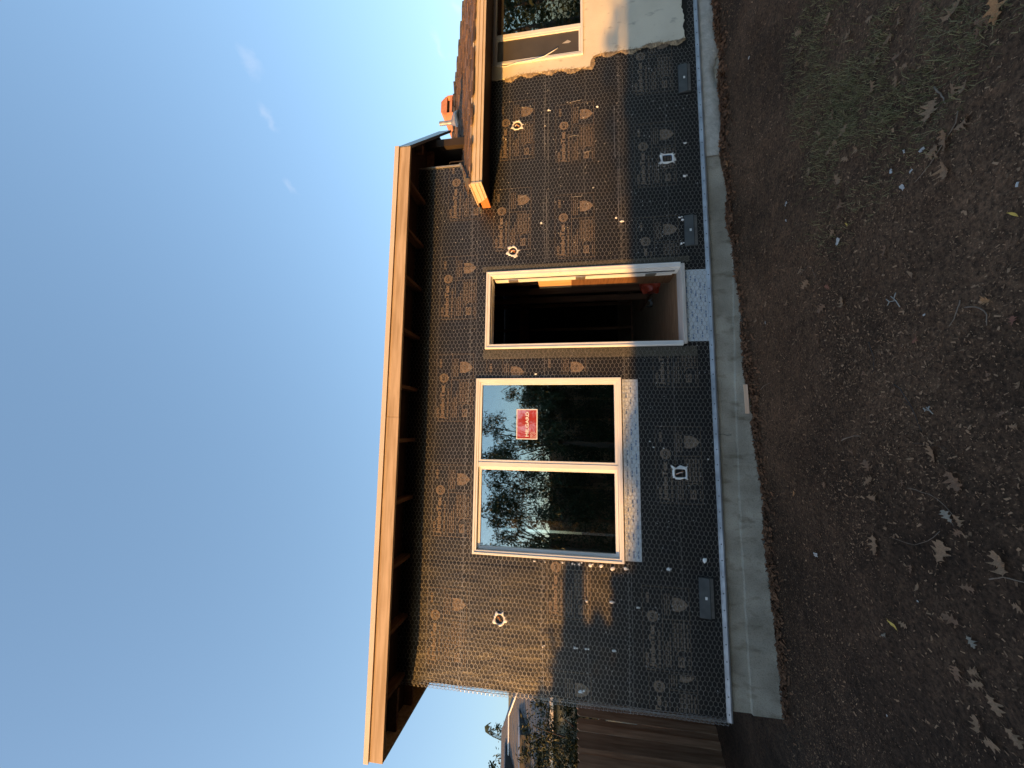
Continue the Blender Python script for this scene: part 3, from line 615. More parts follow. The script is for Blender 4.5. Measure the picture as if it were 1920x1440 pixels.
for zz in (.70, -.075, -.84):
    mb = MB(); mb.box(DX1-.084, DX1-.0775, .060, .125, Z(zz)-.055, Z(zz)+.055); mb.tube([(DX1-.088,.058,Z(zz)-.055),(DX1-.088,.058,Z(zz)+.055)], .008, 8); hp(mb, 'hinge', M['hinge'], door)
mb = MB(); mb.box(DX0+.02, DX1-.02, -.045, .16, Z(-1.165), Z(-1.130)); hp(mb, 'sill', M['sillwood'], door, bevel=.003)

# --- interior seen through door and window
FL = Z(-1.135)
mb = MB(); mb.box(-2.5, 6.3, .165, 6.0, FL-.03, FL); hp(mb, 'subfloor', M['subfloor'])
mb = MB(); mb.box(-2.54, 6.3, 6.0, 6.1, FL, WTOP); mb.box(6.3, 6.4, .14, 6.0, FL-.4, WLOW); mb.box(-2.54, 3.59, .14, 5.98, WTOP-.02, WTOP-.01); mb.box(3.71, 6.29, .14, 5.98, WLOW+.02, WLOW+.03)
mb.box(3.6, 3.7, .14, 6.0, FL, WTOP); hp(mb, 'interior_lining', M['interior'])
for x in (-1.7,-1.1,-.65,-.25,.2,.6,1.1,1.55,2.0,2.5):
    mb = MB(); mb.box(x, x+.04, 3.4, 3.49, FL+.04, WTOP); hp(mb, 'stud', M['stud'])
mb = MB(); mb.box(-2.4, 3.5, 3.4, 3.49, FL, FL+.039); hp(mb, 'bottom_plate', M['stud'])
for y in (.55,.95,1.35,1.75):
    mb = MB(); mb.box(2.02, 2.11, y, y+.04, FL+.04, WTOP); hp(mb, 'stud', M['stud'])
mb = MB(); mb.box(2.02, 2.11, .3, 2.4, FL, FL+.039); hp(mb, 'bottom_plate', M['stud'])
mb = MB(); mb.box(1.790, 1.815, .19, .52, Z(.03), Z(.43)); hp(mb, 'sunlit_panel', M['lightwood'])  # paler wood stands for the sunlit stretch of the trimmer
mb = MB(); mb.box(1.785, 1.875, .19, .50, FL, Z(.028)); hp(mb, 'trimmer_stud', M['rafter'])  # darker wood puts the shade on the trimmer's lower part into colour
mb = MB(); mb.box(-2.0, 3.5, 3.38, 3.399, Z(.9), Z(1.1)); hp(mb, 'header', M['stud'])

# --- foundation
fd = empty('foundation'); fd.parent = house; fd.location = house_off
mb = MB(); mb.box(-2.585, XR, .012, .40, Z(-2.1), Z(-1.422)); hp(mb, 'stem_wall', M['concrete'], fd)
fx = np.linspace(-2.585, 2.9, 60)                 # rough footing lip, 2-3 cm proud, uneven top edge
top = [Z(-1.600)-.008*math.sin(x*1.3)+rng.uniform(-.004,.004)-max(0,(x-.3))*.028 for x in fx]; fr = [-.014+rng.uniform(-.003,.003) for x in fx]
mb = MB(); n = len(fx)
mb.add([(x, .0118, t) for x, t in zip(fx, top)]+[(x, f, t-.008) for x, f, t in zip(fx, fr, top)]+[(x, f-.004, Z(-2.1)) for x, f in zip(fx, fr)],
       [(i, i+1, n+i+1, n+i) for i in range(n-1)]+[(n+i, n+i+1, 2*n+i+1, 2*n+i) for i in range(n-1)])
mb.add([(-2.585,.0118,top[0]),(-2.585,fr[0],top[0]-.008),(-2.585,fr[0]-.004,Z(-2.1)),(-2.585,.0118,Z(-2.1))], [(0,1,2,3)])
hp(mb, 'footing_lip', M['concrete'], fd)
fx = np.linspace(3.02, XR, 70)                    # newer mortar spread over the right end, ragged lower edge
lo = [Z(-1.61)+.03*math.sin(x*5.1)+.02*math.sin(x*11+1)+rng.uniform(-.012,.012) for x in fx]
mb = MB(); n = len(fx)
mb.add([(x, .002+rng.uniform(-.002,.002), Z(-1.432)) for x in fx]+[(x, -.012+rng.uniform(-.006,.006), (l+Z(-1.432))/2) for x, l in zip(fx, lo)]+[(x, -.004+rng.uniform(-.004,.004), l) for x, l in zip(fx, lo)]+[(x, .0118, l-.01) for x, l in zip(fx, lo)],
       [(k*n+i, k*n+i+1, (k+1)*n+i+1, (k+1)*n+i) for k in range(3) for i in range(n-1)])
hp(mb, 'mortar_patch', M['newmortar'], fd, smooth=True)
mb = MB(); mb.tube([(-.02,.0105,Z(-1.43)),(-.016,.0105,Z(-1.48)),(-.028,.0105,Z(-1.52)),(-.022,.0105,Z(-1.56))], .0022, 4); hp(mb, 'hairline_crack', M['darkhole'], fd)
# --- weep screed at the foot of the wall
sc = empty('weep_screed'); sc.parent = house; sc.location = house_off
for a, b in ((-2.668,-1.42),(-1.418,1.0),(1.002,XR)):
    mb = MB(); mb.prism_yz([(-.003,Z(-1.385)),(-.008,Z(-1.385)),(-.026,Z(-1.418)),(-.026,Z(-1.432)),(.010,Z(-1.426)),(.010,Z(-1.42)),(-.003,Z(-1.41))], a, b); hp(mb, 'metal_strip', M['screed'], sc)
P = []; Q = []
for x in np.arange(-2.6, 5.5, .152): P.append((x, -.020, Z(-1.404))); Q.append((x, -.0215, Z(-1.4045)))
mb = MB()
for p in P: disc(mb, p[0], p[2], .006, -.0215, 8)
hp(mb, 'weep_holes', M['black'], sc)['kind'] = 'stuff'
# --- crawl-space vents
for a, b in VENTS:
    v = empty('crawl_space_vent'); v.parent = house; v.location = house_off
    mb = MB(); mb.prism_yz([(-.004,VZ1),(-.020,VZ1-.004),(-.036,VZ0+.040),(-.036,VZ0+.032),(-.004,VZ0+.032)], a, b); hp(mb, 'hood', M['ventmetal'], v, bevel=.002)
    mb = MB(); mb.box(a+.004, b-.004, -.024, -.004, VZ0, VZ0+.030); hp(mb, 'screen_frame', M['ventmetal'], v)
    mb = MB()
    for k in range(34):
        for j in range(3): x = a+.012+k*(b-a-.024)/33; z = VZ0+.006+j*.009; mb.quad((x-.003,-.0255,z-.003),(x+.003,-.0255,z-.003),(x+.003,-.0255,z+.003),(x-.003,-.0255,z+.003))
    hp(mb, 'perforated_screen', M['galv'], v)
    mb = MB(); c = (a+b)/2; mb.box(c-.013, c+.013, -.0335, -.0305, (VZ0+VZ1)/2-.004, (VZ0+VZ1)/2+.016); hp(mb, 'white_label', M['white'], v)
# --- electrical boxes and lamp holes with sealant rims
def rim(cx, cz, rx, rz, box, name, mbox, wires):
    e = empty(name); e.parent = house; e.location = house_off; rr = random.Random(cx)
    n = 26; p = .35 if box else 1
    def sq(t, k): 
        c, s = math.cos(t), math.sin(t); return (cx+rx*k*math.copysign(abs(c)**p, c), cz+rz*k*math.copysign(abs(s)**p, s))
    ts = [2*math.pi*i/n for i in range(n)]
    inn = [sq(t, 1) for t in ts]; mid = [sq(t, rr.uniform(1.08, 1.3)) for t in ts]; oo = [sq(t, rr.choice((1.25, 1.35, 1.45, 1.6, 1.95))*rr.uniform(.95, 1.08)) for t in ts]
    mb = MB(); mb.add([(x,-.012,z) for x, z in inn]+[(x,-.024,z) for x, z in mid]+[(x,-.010,z) for x, z in oo], [(k*n+i, k*n+(i+1) % n, (k+1)*n+(i+1) % n, (k+1)*n+i) for k in (0, 1) for i in range(n)]); hp(mb, 'sealant_rim', M['caulk'], e, smooth=True)
    mb = MB(); mb.add([(x,-.0125,z) for x, z in inn]+[(x,.0035,z) for x, z in inn], [(i, (i+1) % n, n+(i+1) % n, n+i) for i in range(n)]+[tuple(range(n, 2*n))]); 
    # back of the box sits in front of the sheathing
    hp(mb, 'box_shell', mbox, e)
    for k in range(wires):
        mb = MB(); a = rr.uniform(-.5, .5)*rx; mb.tube([(cx+a,.003,cz+rz*.7),(cx+a*.6+.01,-.014,cz+rz*.2),(cx-a*.8,-.018,cz-rz*.2),(cx-a,.002,cz-rz*.6)], .004, 6); hp(mb, 'wire', M['caulk'] if k % 2 else M['orange'], e)
rim(-.415, Z(-1.053), .040, .052, True, 'outlet_box', M['darkhole'], 2)
rim(3.033, Z(-1.038), .040, .050, True, 'outlet_box', M['bluebox'], 0)
rim(3.641, Z(.666), .043, .045, False, 'lamp_box', M['pipe'], 2)
rim(2.051, Z(.696), .043, .043, False, 'lamp_box', M['darkhole'], 3)
rim(-1.961, Z(.781), .045, .043, False, 'lamp_box', M['pipe'], 1)

# --- old stucco at the right end, broken back along a ragged edge
ED = [(4.282,1.05),(4.282,.824),(4.318,.573),(4.308,.41),(4.315,.216),(4.293,-.069),(4.301,-.20),(4.37,-.213),(4.423,-.239),(4.45,-.338),(4.449,-.473),(4.446,-.626),(4.449,-.776),(4.491,-.867),(4.485,-.985),(4.484,-1.074),(4.486,-1.191),(4.499,-1.278),(4.576,-1.27),(4.649,-1.249),(4.729,-1.275),(4.821,-1.267),(4.901,-1.252),(4.999,-1.261),(5.2,-1.27),(5.5,-1.262),(6.39,-1.27)]
def ragged(pts, step, amp, seed):
    rr = random.Random(seed); o = []
    for (a, b), (c, d) in zip(pts, pts[1:]):
        L = math.hypot(c-a, d-b); k = max(1, int(L/step))
        for i in range(k): t = i/k; o.append((a+(c-a)*t+rr.uniform(-amp, amp), b+(d-b)*t+rr.uniform(-amp, amp)))
    o.append(pts[-1]); return o
edge = [(x, Z(z)) for x, z in ragged(ED, .018, .006, 4)]
hole = (SX0, SX1, SZ0, SZ1)
# slab built from the outline and split round the window opening
bm_ = bmesh.new()
outer = edge + [(6.39, Z(1.05))]
vs_ = [bm_.verts.new((x, -.024, z)) for x, z in outer]; hv = [bm_.verts.new((x, -.024, z)) for x, z in ((SX0,SZ0),(SX1,SZ0),(SX1,SZ1),(SX0,SZ1))]
es = [bm_.edges.new((vs_[i], vs_[(i+1) % len(vs_)])) for i in range(len(vs_))] + [bm_.edges.new((hv[i], hv[(i+1) % 4])) for i in range(4)]
bmesh.ops.triangle_fill(bm_, use_beauty=True, use_dissolve=False, edges=es)
ext = bmesh.ops.extrude_face_region(bm_, geom=bm_.faces[:])
for v in ext['geom']:
    if isinstance(v, bmesh.types.BMVert): v.co.y = -.0065
bmesh.ops.recalc_face_normals(bm_, faces=bm_.faces)
sme = bpy.data.meshes.new('stucco'); bm_.to_mesh(sme); bm_.free(); sme.materials.append(M['stucco']); link('stucco', sme, house, house_off)
# crumbled rim outside the stucco edge
rr = random.Random(9); mb = MB(); ed2 = [(x, Z(z)) for x, z in ragged(ED[1:18], .012, .003, 8)]; n = len(ed2)
wid = [.030+.022*math.sin(i*.31)+rr.uniform(-.008,.010) for i in range(n)]
tang = [(ed2[min(i+2,n-1)][0]-ed2[max(i-2,0)][0], ed2[min(i+2,n-1)][1]-ed2[max(i-2,0)][1]) for i in range(n)]
outp = []
for (x, z), (tx, tz), wd in zip(ed2, tang, wid):
    L = math.hypot(tx, tz) or 1; outp.append((x+tz/L*wd, z-tx/L*wd))
mb.add([(x,-.0235,z) for x, z in ed2]+[((x+a)/2,-.016+rr.uniform(-.006,.004),(z+b)/2) for (x, z), (a, b) in zip(ed2, outp)]+[(a,-.0065,b) for a, b in outp], [(k*n+i, k*n+i+1, (k+1)*n+i+1, (k+1)*n+i) for k in (0, 1) for i in range(n-1)])
hp(mb, 'broken_edge', M['crumble'])
P = []; Q = []
for i in range(0, n, 1):
    for _ in range(2):
        x, z = ed2[i]; a = rr.uniform(-2.2, .6); ln = rr.uniform(.012, .04)
        p = (x+rr.uniform(-.03,.005), -.024, z+rr.uniform(-.01,.01)); P.append(p); Q.append((p[0]+ln*math.cos(a)*rr.choice((-1,1)), p[1]-rr.uniform(.0,.012), p[2]+ln*math.sin(a)))
V, F = seg_mesh(P, Q, .0011, 3); o = link('cut_wire_ends', np_mesh('cut_wire_ends', V, F, M['crumble']), house, house_off); o['kind'] = 'stuff'
# old sliding window in the stucco
ow = empty('sliding_window'); ow.parent = house; ow.location = house_off
mb = MB(); frame(mb, SX0+.002, SX1-.002, SZ0+.002, SZ1-.002, .028, -.040, .07); hp(mb, 'window_frame', M['vinyl'], ow, bevel=.002)
mb = MB(); mb.box(4.835, 4.885, -.034, .06, SZ0+.031, SZ1-.031); hp(mb, 'meeting_rail', M['vinyl'], ow, bevel=.002)
mb = MB(); frame(mb, SX0+.032, 4.833, SZ0+.032, SZ1-.032, .022, -.030, .0); hp(mb, 'screen_frame', M['vinyl'], ow)
mb = MB(); mb.box(SX0+.055, 4.810, -.016, -.012, SZ0+.055, SZ1-.055); hp(mb, 'insect_screen', M['screen'], ow)
mb = MB(); mb.box(4.887, SX1-.031, .006, .012, SZ0+.031, SZ1-.031); hp(mb, 'pane', M['glass'], ow)
mb = MB(); mb.add([(4.66,-.0175,Z(.13)),(4.70,-.0175,Z(.06)),(4.672,-.0175,Z(.02)),(4.655,-.0175,Z(.05))], [(0,1,2,3)]); hp(mb, 'torn_flap', M['whitepaper'], ow)
# curtain inside
mb = MB(); n = 24; xs_ = np.linspace(4.95, 5.7, n); 
mb.add([(x, .10+.012*math.sin(i*1.9), Z(.95)) for i, x in enumerate(xs_)]+[(4.95+(x-4.95)*.55, .10+.02*math.sin(i*1.9), Z(.30)+.5*(i/n)) for i, x in enumerate(xs_)], [(i, i+1, n+i+1, n+i) for i in range(n-1)]); hp(mb, 'curtain', M['whitepaper'], ow, smooth=True)
# white cable hanging from the low eave
mb = MB(); mb.tube([(x, -.05, Z(z)) for x, z in ((4.481,1.02),(4.431,.905),(4.417,.817),(4.453,.672),(4.459,.475),(4.483,.345),(4.532,.248),(4.572,.178))], .0055, 6); hp(mb, 'hanging_cable', M['white'], smooth=True)

# --- flat wooden eave over the new wall
OV = -.50; FX0, FX1 = -3.085, 3.115
roof = empty('flat_roof'); roof.parent = house; roof.location = house_off
mb = MB(); mb.hexa([(FX0,OV,Z(1.765)),(.11,OV,Z(1.770)),(.11,OV+.038,Z(1.770)),(FX0,OV+.038,Z(1.765)),(FX0,OV,Z(1.902)),(.11,OV,Z(1.906)),(.11,OV+.038,Z(1.906)),(FX0,OV+.038,Z(1.902))]); hp(mb, 'fascia_board', M['fascia'], roof, bevel=.003)
mb = MB(); mb.hexa([(.1125,OV,Z(1.772)),(FX1,OV,Z(1.788)),(FX1,OV+.038,Z(1.788)),(.1125,OV+.038,Z(1.772)),(.1125,OV,Z(1.907)),(FX1,OV,Z(1.918)),(FX1,OV+.038,Z(1.918)),(.1125,OV+.038,Z(1.907))]); hp(mb, 'fascia_board', M['fascia'], roof, bevel=.003)
for a, b in ((FX0-.008, -.248), (-.25, FX1+.004)):
    za = 1.897+.0026*(a-FX0); zb = 1.897+.0026*(b-FX0)
    mb = MB(); mb.hexa([(a,OV-.020,Z(za)),(b,OV-.020,Z(zb)),(b,OV+.10,Z(zb)+.022),(a,OV+.10,Z(za)+.022),(a,OV-.020,Z(za)+.050),(b,OV-.020,Z(zb)+.050),(b,OV+.10,Z(zb)+.052),(a,OV+.10,Z(za)+.052)]); hp(mb, 'metal_edge_cap', M['cap'], roof, bevel=.002)
# roof deck: left edge square, right edge running back at 45 degrees
mb = MB()
poly = [(FX0+.03,OV+.04),(FX1-.02,OV+.04),(FX1+1.05,OV+1.11),(FX1+1.05,3.0),(3.5,5.9),(FX0+.03,5.9)]
n = len(poly); zd0, zd1 = Z(1.892), Z(1.918)
mb.add([(x,y,zd0) for x, y in poly]+[(x,y,zd1) for x, y in poly], [tuple(range(n)), tuple(range(n, 2*n))]+[(i, (i+1) % n, n+(i+1) % n, n+i) for i in range(n)])
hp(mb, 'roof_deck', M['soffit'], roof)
mb = MB(); mb.hexa([(FX0,OV+.04,Z(1.765)),(FX0+.028,OV+.04,Z(1.765)),(FX0+.028,5.9,Z(1.74)),(FX0,5.9,Z(1.74)),(FX0,OV+.04,Z(1.93)),(FX0+.028,OV+.04,Z(1.93)),(FX0+.028,5.9,Z(1.93)),(FX0,5.9,Z(1.93))]); hp(mb, 'barge_board', M['fascia'], roof)
q = 1/math.sqrt(2)
mb = MB(); a = Vector((FX1-.005,OV+.03,0)); b = a+Vector((q,q,0))*1.55; nn = Vector((q,-q,0))*.03
def dz(p, z): return (p.x, p.y, Z(z))
mb.hexa([dz(a,1.80),dz(a+nn,1.80),dz(b+nn,1.72),dz(b,1.72),dz(a,1.945),dz(a+nn,1.945),dz(b+nn,1.90),dz(b,1.90)]); hp(mb, 'edge_metal', M['greymetal'], roof)
for x in (-2.62,-2.03,-1.41,-.78,-.15,.42,1.03,1.62,2.16,2.72):
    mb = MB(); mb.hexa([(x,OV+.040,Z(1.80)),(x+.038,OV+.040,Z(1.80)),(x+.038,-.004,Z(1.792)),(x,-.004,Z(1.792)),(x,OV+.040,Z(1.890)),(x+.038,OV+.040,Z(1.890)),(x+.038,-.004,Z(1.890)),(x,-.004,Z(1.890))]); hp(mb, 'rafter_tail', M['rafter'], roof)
for y in (-.16, .22, .80):
    mb = MB(); mb.box(FX0+.03, -2.66, y, y+.038, Z(1.80), Z(1.890)); hp(mb, 'lookout', M['rafter'], roof)
for t in (.45, .95):
    p = a+Vector((q,q,0))*t; mb = MB(); mb.box(XU+.11, p.x-.02, p.y, p.y+.038, Z(1.80), Z(1.890)); hp(mb, 'lookout', M['rafter'], roof)

# --- lower hipped roof of the old house
S = .42; GX0 = 2.60; EZ = Z(1.09); RY = 1.95; RZ = EZ+S*(RY+.5); HX = GX0+RY+.5
low = empty('shake_roof'); low.parent = house; low.location = house_off
mb = MB(); mb.add([(GX0,-.5,EZ-.004),(6.62,-.5,EZ-.004),(6.35,RY,RZ-.004),(HX,RY,RZ-.004),(GX0,5.9,EZ-.004),(GX0,RY+RY+.5,EZ-.004),(6.35,4.4,EZ),(GX0,4.4,EZ-.004)], [(0,1,2,3),(0,3,7),(2,6,7,3)]); hp(mb, 'roof_underlay', M['ridgecap'], low, fix=False)
# courses of shakes on the two visible slopes: hundreds of narrow pieces, one mesh
mb = MB(); rr = random.Random(12); L = math.hypot(1, S)
y = -.53
while y < RY-.02:
    y1 = min(y+.16, RY); z0, z1 = EZ+S*(y+.5), EZ+S*(y1+.5)
    x = GX0+(y+.5)*1.0+.01; xe = 6.62-.11*(y+.5)
    while x < xe:
        wd = rr.uniform(.07, .17); x2 = min(x+wd, xe); t = rr.uniform(.012, .026); d = rr.uniform(-.02, .02)
        mb.hexa([(x+.003,y+d,z0+S*d),(x2-.003,y+d,z0+S*d),(x2-.003,y1+.03,z1+S*.03),(x+.003,y1+.03,z1+S*.03),(x+.003,y+d,z0+S*d+t),(x2-.003,y+d,z0+S*d+t),(x2-.003,y1+.03,z1+S*.03+.006),(x+.003,y1+.03,z1+S*.03+.006)])
        x = x2
    y += .14
o = hp(mb, 'shakes', M['shake'], low, fix=False); o['kind'] = 'stuff'
mb = MB(); x = GX0-.01
while x < HX-.1:
    x1 = x+.16; z0 = EZ+S*(x-GX0); z1 = EZ+S*(x1-GX0); y = x-GX0-.5
    while y < 1.2:
        wd = rr.uniform(.08,.17); t = rr.uniform(.012,.024)
        if y+wd < .0: mb.hexa([(x,y,z0),(x,y+wd-.005,z0),(x1,y+wd-.005,z1),(x1,y,z1),(x,y,z0+t),(x,y+wd-.005,z0+t),(x1,y+wd-.005,z1+.006),(x1,y,z1+.006)])
        y += wd
    x += .14
o = hp(mb, 'shakes', M['shake'], low, fix=False); o['kind'] = 'stuff'
# stepped caps along the right rake and the hip
k = 0; y = -.5
while y < RY:
    x = 6.62-.11*(y+.5); z = EZ+S*(y+.5)
    mb = MB(); mb.hexa([(x-.07,y,z+.010),(x+.05,y,z+.006),(x+.05,y+.29,z+S*.29+.002),(x-.07,y+.29,z+S*.29+.006),(x-.07,y,z+.052),(x+.05,y,z+.048),(x+.05,y+.29,z+S*.29+.016),(x-.07,y+.29,z+S*.29+.020)]); hp(mb, 'cap_shake', M['ridgecap'], low); y += .255
t = 0
while t < 3.3:
    p = Vector((GX0+t*q, -.5+t*q, EZ+S*t*q)); u = Vector((q,q,S*q)); sd = Vector((q,-q,0))*.055
    mb = MB(); p1 = p+u*.27
    mb.hexa([p-sd, p+sd, p1+sd, p1-sd, p-sd+Vector((0,0,.040)), p+sd+Vector((0,0,.040)), p1+sd+Vector((0,0,.015)), p1-sd+Vector((0,0,.015))]); hp(mb, 'cap_shake', M['ridgecap'], low); t += .25
x = HX
while x < 6.3:
    mb = MB(); mb.hexa([(x,RY-.07,RZ-.005),(x+.27,RY-.07,RZ-.005),(x+.27,RY+.08,RZ-.005),(x,RY+.08,RZ-.005),(x,RY-.07,RZ+.02),(x+.27,RY-.07,RZ+.045),(x+.27,RY+.08,RZ+.045),(x,RY+.08,RZ+.02)]); hp(mb, 'cap_shake', M['ridgecap'], low); x += .25
# gutter-like fascia with three beads, turned back to the wall at its left end
GT, GB = Z(1.098), Z(.962)
prof = [(0,GT),(-.030,GT),(-.034,GT-.012),(-.018,GT-.020),(-.018,GT-.058),(-.026,GT-.064),(-.016,GT-.070),(-.016,GT-.100),(-.024,GT-.106),(-.012,GT-.112),(-.010,GB),(0,GB)]
gut = empty('fascia_gutter'); gut.parent = house; gut.location = house_off
mb = MB(); mb.prism_yz([(y-.485,z) for y, z in prof], GX0, 6.62); hp(mb, 'front_run', M['gutter'], gut, bevel=.0015)
mb = MB(); n = len(prof)
for yy, cut in ((-.515, 0), (-.14, 1)):
    mb.v += [(GX0+.004+dx, yy + (.075*((GT-z)/(GT-GB)) - .0 if not cut else -.10*((GT-z)/(GT-GB))) * (0 if not cut else 1), z) for dx, z in prof]
for i in range(n): j = (i+1) % n; mb.face((i, j, n+j, n+i))
mb.face(tuple(range(n))); mb.face(tuple(range(n, 2*n))); hp(mb, 'return_end', M['gutter'], gut, bevel=.0015)
mb = MB(); mb.box(GX0+.006, GX0+.040, -.22, -.022, GB+.004, GT-.035); hp(mb, 'sub_fascia_end', M['orange'], gut)
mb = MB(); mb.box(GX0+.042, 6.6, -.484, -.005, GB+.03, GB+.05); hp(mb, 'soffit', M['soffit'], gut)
mb = MB(); mb.prism_xz([(GX0-.02,EZ-.01),(GX0-.02,EZ+.010),(XU+.02,EZ+S*.62+.03),(XU+.02,EZ+S*.62)], -.020, -.006); hp(mb, 'wall_flashing', M['greymetal'], gut)
# end strip closing the tall wall's right edge
mb = MB(); mb.box(XU-.012, XU+.004, -.022, .14, Z(1.36), Z(1.90)); hp(mb, 'corner_bead', M['galv'])
mb = MB(); mb.box(XU-.004, XU+.1, .15, 4.0, Z(1.2), Z(1.89)); hp(mb, 'upper_side_wall', M['paper'])
# vent pipe with its lead boot on the shake roof
pv = empty('vent_pipe'); pv.parent = house; pv.location = house_off
py_ = 1.18; px_ = 4.86; pz_ = EZ+S*(py_+.5)
mb = MB(); mb.tube([(px_,py_,pz_-.05),(px_+.004,py_,Z(2.115))], .033, 14); hp(mb, 'pipe', M['pipe'], pv, smooth=False)
mb = MB(); mb.tube([(px_,py_,Z(2.112)),(px_,py_,Z(2.117))], .027, 14); hp(mb, 'pipe_bore', M['darkhole'], pv)
mb = MB(); mb.tube([(px_+.02,py_-.03,pz_-.03),(px_+.015,py_-.02,pz_+.04),(px_,py_,pz_+.10),(px_,py_,pz_+.125)], [.13,.105,.05,.036], 14); hp(mb, 'lead_boot', M['pipe'], pv, smooth=True)
# terracotta dormer vent beyond the ridge: louvred front, body tapering back to the left
dv = empty('louvre_vent'); dv.parent = house; dv.location = house_off
fy = 2.75; x0, x1 = 6.49, 6.89; zb, zt = Z(2.14), Z(2.72)
fp = [(x0,zb),(x1,zb),(x1,zt-.10),(x1-.11,zt),(x0+.06,zt),(x0,zt-.07)]
mb = MB(); n = len(fp); tip = [(5.86,fy+.25,Z(2.16)),(5.92,fy+.9,Z(2.16)),(6.0,fy+.95,Z(2.22)),(6.0,fy+.8,Z(2.40)),(5.93,fy+.55,Z(2.46)),(5.86,fy+.27,Z(2.42))]
mb.add([(x,fy,z) for x, z in fp]+[(x0+(t_[0]-5.86)*.2-.62, t_[1], t_[2]) for t_ in tip], [(i, (i+1) % n, n+(i+1) % n, n+i) for i in range(n)]+[tuple(range(n, 2*n))]+[])
hp(mb, 'vent_body', M['terracotta'], dv)
mb = MB(); mb.prism_xz([(x*.98+.02*6.68,z) for x, z in fp], fy+.05, fy+.07); hp(mb, 'vent_dark_backing', M['darkhole'], dv)  # dark plate stands in for the shade between the louvres
mb = MB(); mb.prism_xz([(x0+.012,zt-.13),(x1-.004,zt-.13),(x1-.004,zt-.10),(x1-.11,zt),(x0+.06,zt),(x0+.012,zt-.06)], fy-.004, fy+.02); hp(mb, 'vent_top', M['terracotta'], dv)
for i in range(5):
    z = zb+.02+i*.105; mb = MB(); mb.hexa([(x0+.012,fy-.02,z),(x1-.012,fy-.02,z),(x1-.012,fy+.045,z+.035),(x0+.012,fy+.045,z+.035),(x0+.012,fy-.02,z+.052),(x1-.012,fy-.02,z+.052),(x1-.012,fy+.045,z+.062),(x0+.012,fy+.045,z+.062)])
    if z < zt-.19: hp(mb, 'louvre', M['terracotta'], dv)
for xa, xb in ((x0, x0+.0115), (x1-.0115, x1)):
    mb = MB(); mb.box(xa, xb, fy-.021, fy+.048, zb, zt-.131); hp(mb, 'vent_stile', M['terracotta'], dv)

# ------------------------------------------------------------------ things lying inside the doorway
def crumple(name, m, c, r, seed, flat=1.0):
    b = bmesh.new(); bmesh.ops.create_icosphere(b, subdivisions=3, radius=1)
    rr = np.random.default_rng(seed)
    for v in b.verts:
        p = v.co; k = 1 + .28*math.sin(p.x*5+seed)*math.sin(p.y*4.1+1)*math.cos(p.z*4.7) + rr.uniform(-.09, .09)
        v.co = Vector((p.x*r[0]*k, p.y*r[1]*k, max(p.z, -.75)*r[2]*k))
    me = bpy.data.meshes.new(name); b.to_mesh(me); b.free(); me.materials.append(m)
    return link(name, me, None, c)
tag(crumple('plastic_bag', M['red'], (2.0, 1.10, FL+.10), (.13,.16,.15), 3), 'crumpled red plastic bag on the floor inside the doorway', 'bag')
def scrap(name, m, x, y, z, sx, sy, seed, rot=0):
    rr = random.Random(seed); mb = MB(); n = 5
    g_ = [[(i/(n-1)*sx-sx/2+rr.uniform(-.1,.1)*sx, j/(n-1)*sy-sy/2+rr.uniform(-.1,.1)*sy, .004+abs(rr.gauss(0, .22))*min(sx, sy)) for i in range(n)] for j in range(n)]
    mb.add([p for r in g_ for p in r], [(j*n+i, j*n+i+1, (j+1)*n+i+1, (j+1)*n+i) for i in range(n-1) for j in range(n-1)])
    o = mb.build(name, m, None, smooth=True); o.location = (x, y, z); o.rotation_euler.z = rot; return o
tag(scrap('paper_scrap', M['whitepaper'], 1.88, .62, FL+.002, .06, .15, 1), 'strip of crumpled white paper on the floor nearest the door sill', 'paper')
tag(scrap('paper_scrap', M['whitepaper'], 1.87, 1.50, FL+.002, .13, .12, 2), 'white paper scrap on the floor left of the red bag', 'paper')

# ------------------------------------------------------------------ loose things on the ground
OAK = [(0,.012),(.06,.025),(.13,.10),(.20,.25),(.24,.19),(.28,.11),(.37,.12),(.52,.42),(.55,.32),(.55,.20),(.60,.14),(.66,.15),(.81,.35),(.82,.24),(.82,.14),(.90,.11),(.97,.13),(1.0,.0)]
def leaf_mesh(name, prof, m, seed, curl, twist):
    rr = random.Random(seed); n = len(prof); V = []; 
    for k, (s, w_) in enumerate(prof): V.append((s if k in (0, n-1) else .5*(s+k/(n-1)), 0))
    mid = V; L = []; Rr = []
    for s, w_ in prof:
        L.append((s+rr.uniform(-.03,.03), w_*rr.uniform(.75,1.2))); Rr.append((s+rr.uniform(-.03,.03), -w_*rr.uniform(.75,1.2)))
    def lift(s, w_): return (s-.5, w_, curl*(w_*w_*2.2) + .35*abs(curl)*(s-.45)**2*2 + twist*w_*(s-.5) + rr.uniform(-.012,.012))
    pts = [lift(*p) for p in mid]+[lift(*p) for p in L]+[lift(*p) for p in Rr]
    F = []
    for i in range(n-1): F += [(i, i+1, n+i+1, n+i), (i, 2*n+i, 2*n+i+1, i+1)]
    o = len(pts); pts += [(-.5,.012,.01),(-.5,-.012,.01),(-.72,-.004,.035),(-.72,.006,.035)]; F.append((o, o+1, o+2, o+3))
    mb = MB(); mb.add(pts, F); me = mb.mesh(name, m); return me
LANCE = [(0,.01),(.12,.06),(.3,.12),(.5,.14),(.7,.11),(.88,.05),(1,0)]
LM = {}
for k, m in (('t','oak_t'),('b','oak_b'),('o','oak_o'),('r','leaf_r'),('g','leaf_g')):
    LM[k] = [leaf_mesh('oak_leaf', OAK, M[m], 31*i+ord(k), c, t) for i, (c, t) in enumerate(((.35,.5),(-.35,.3),(.7,-.6),(.15,.9),(-.6,-.5)))]
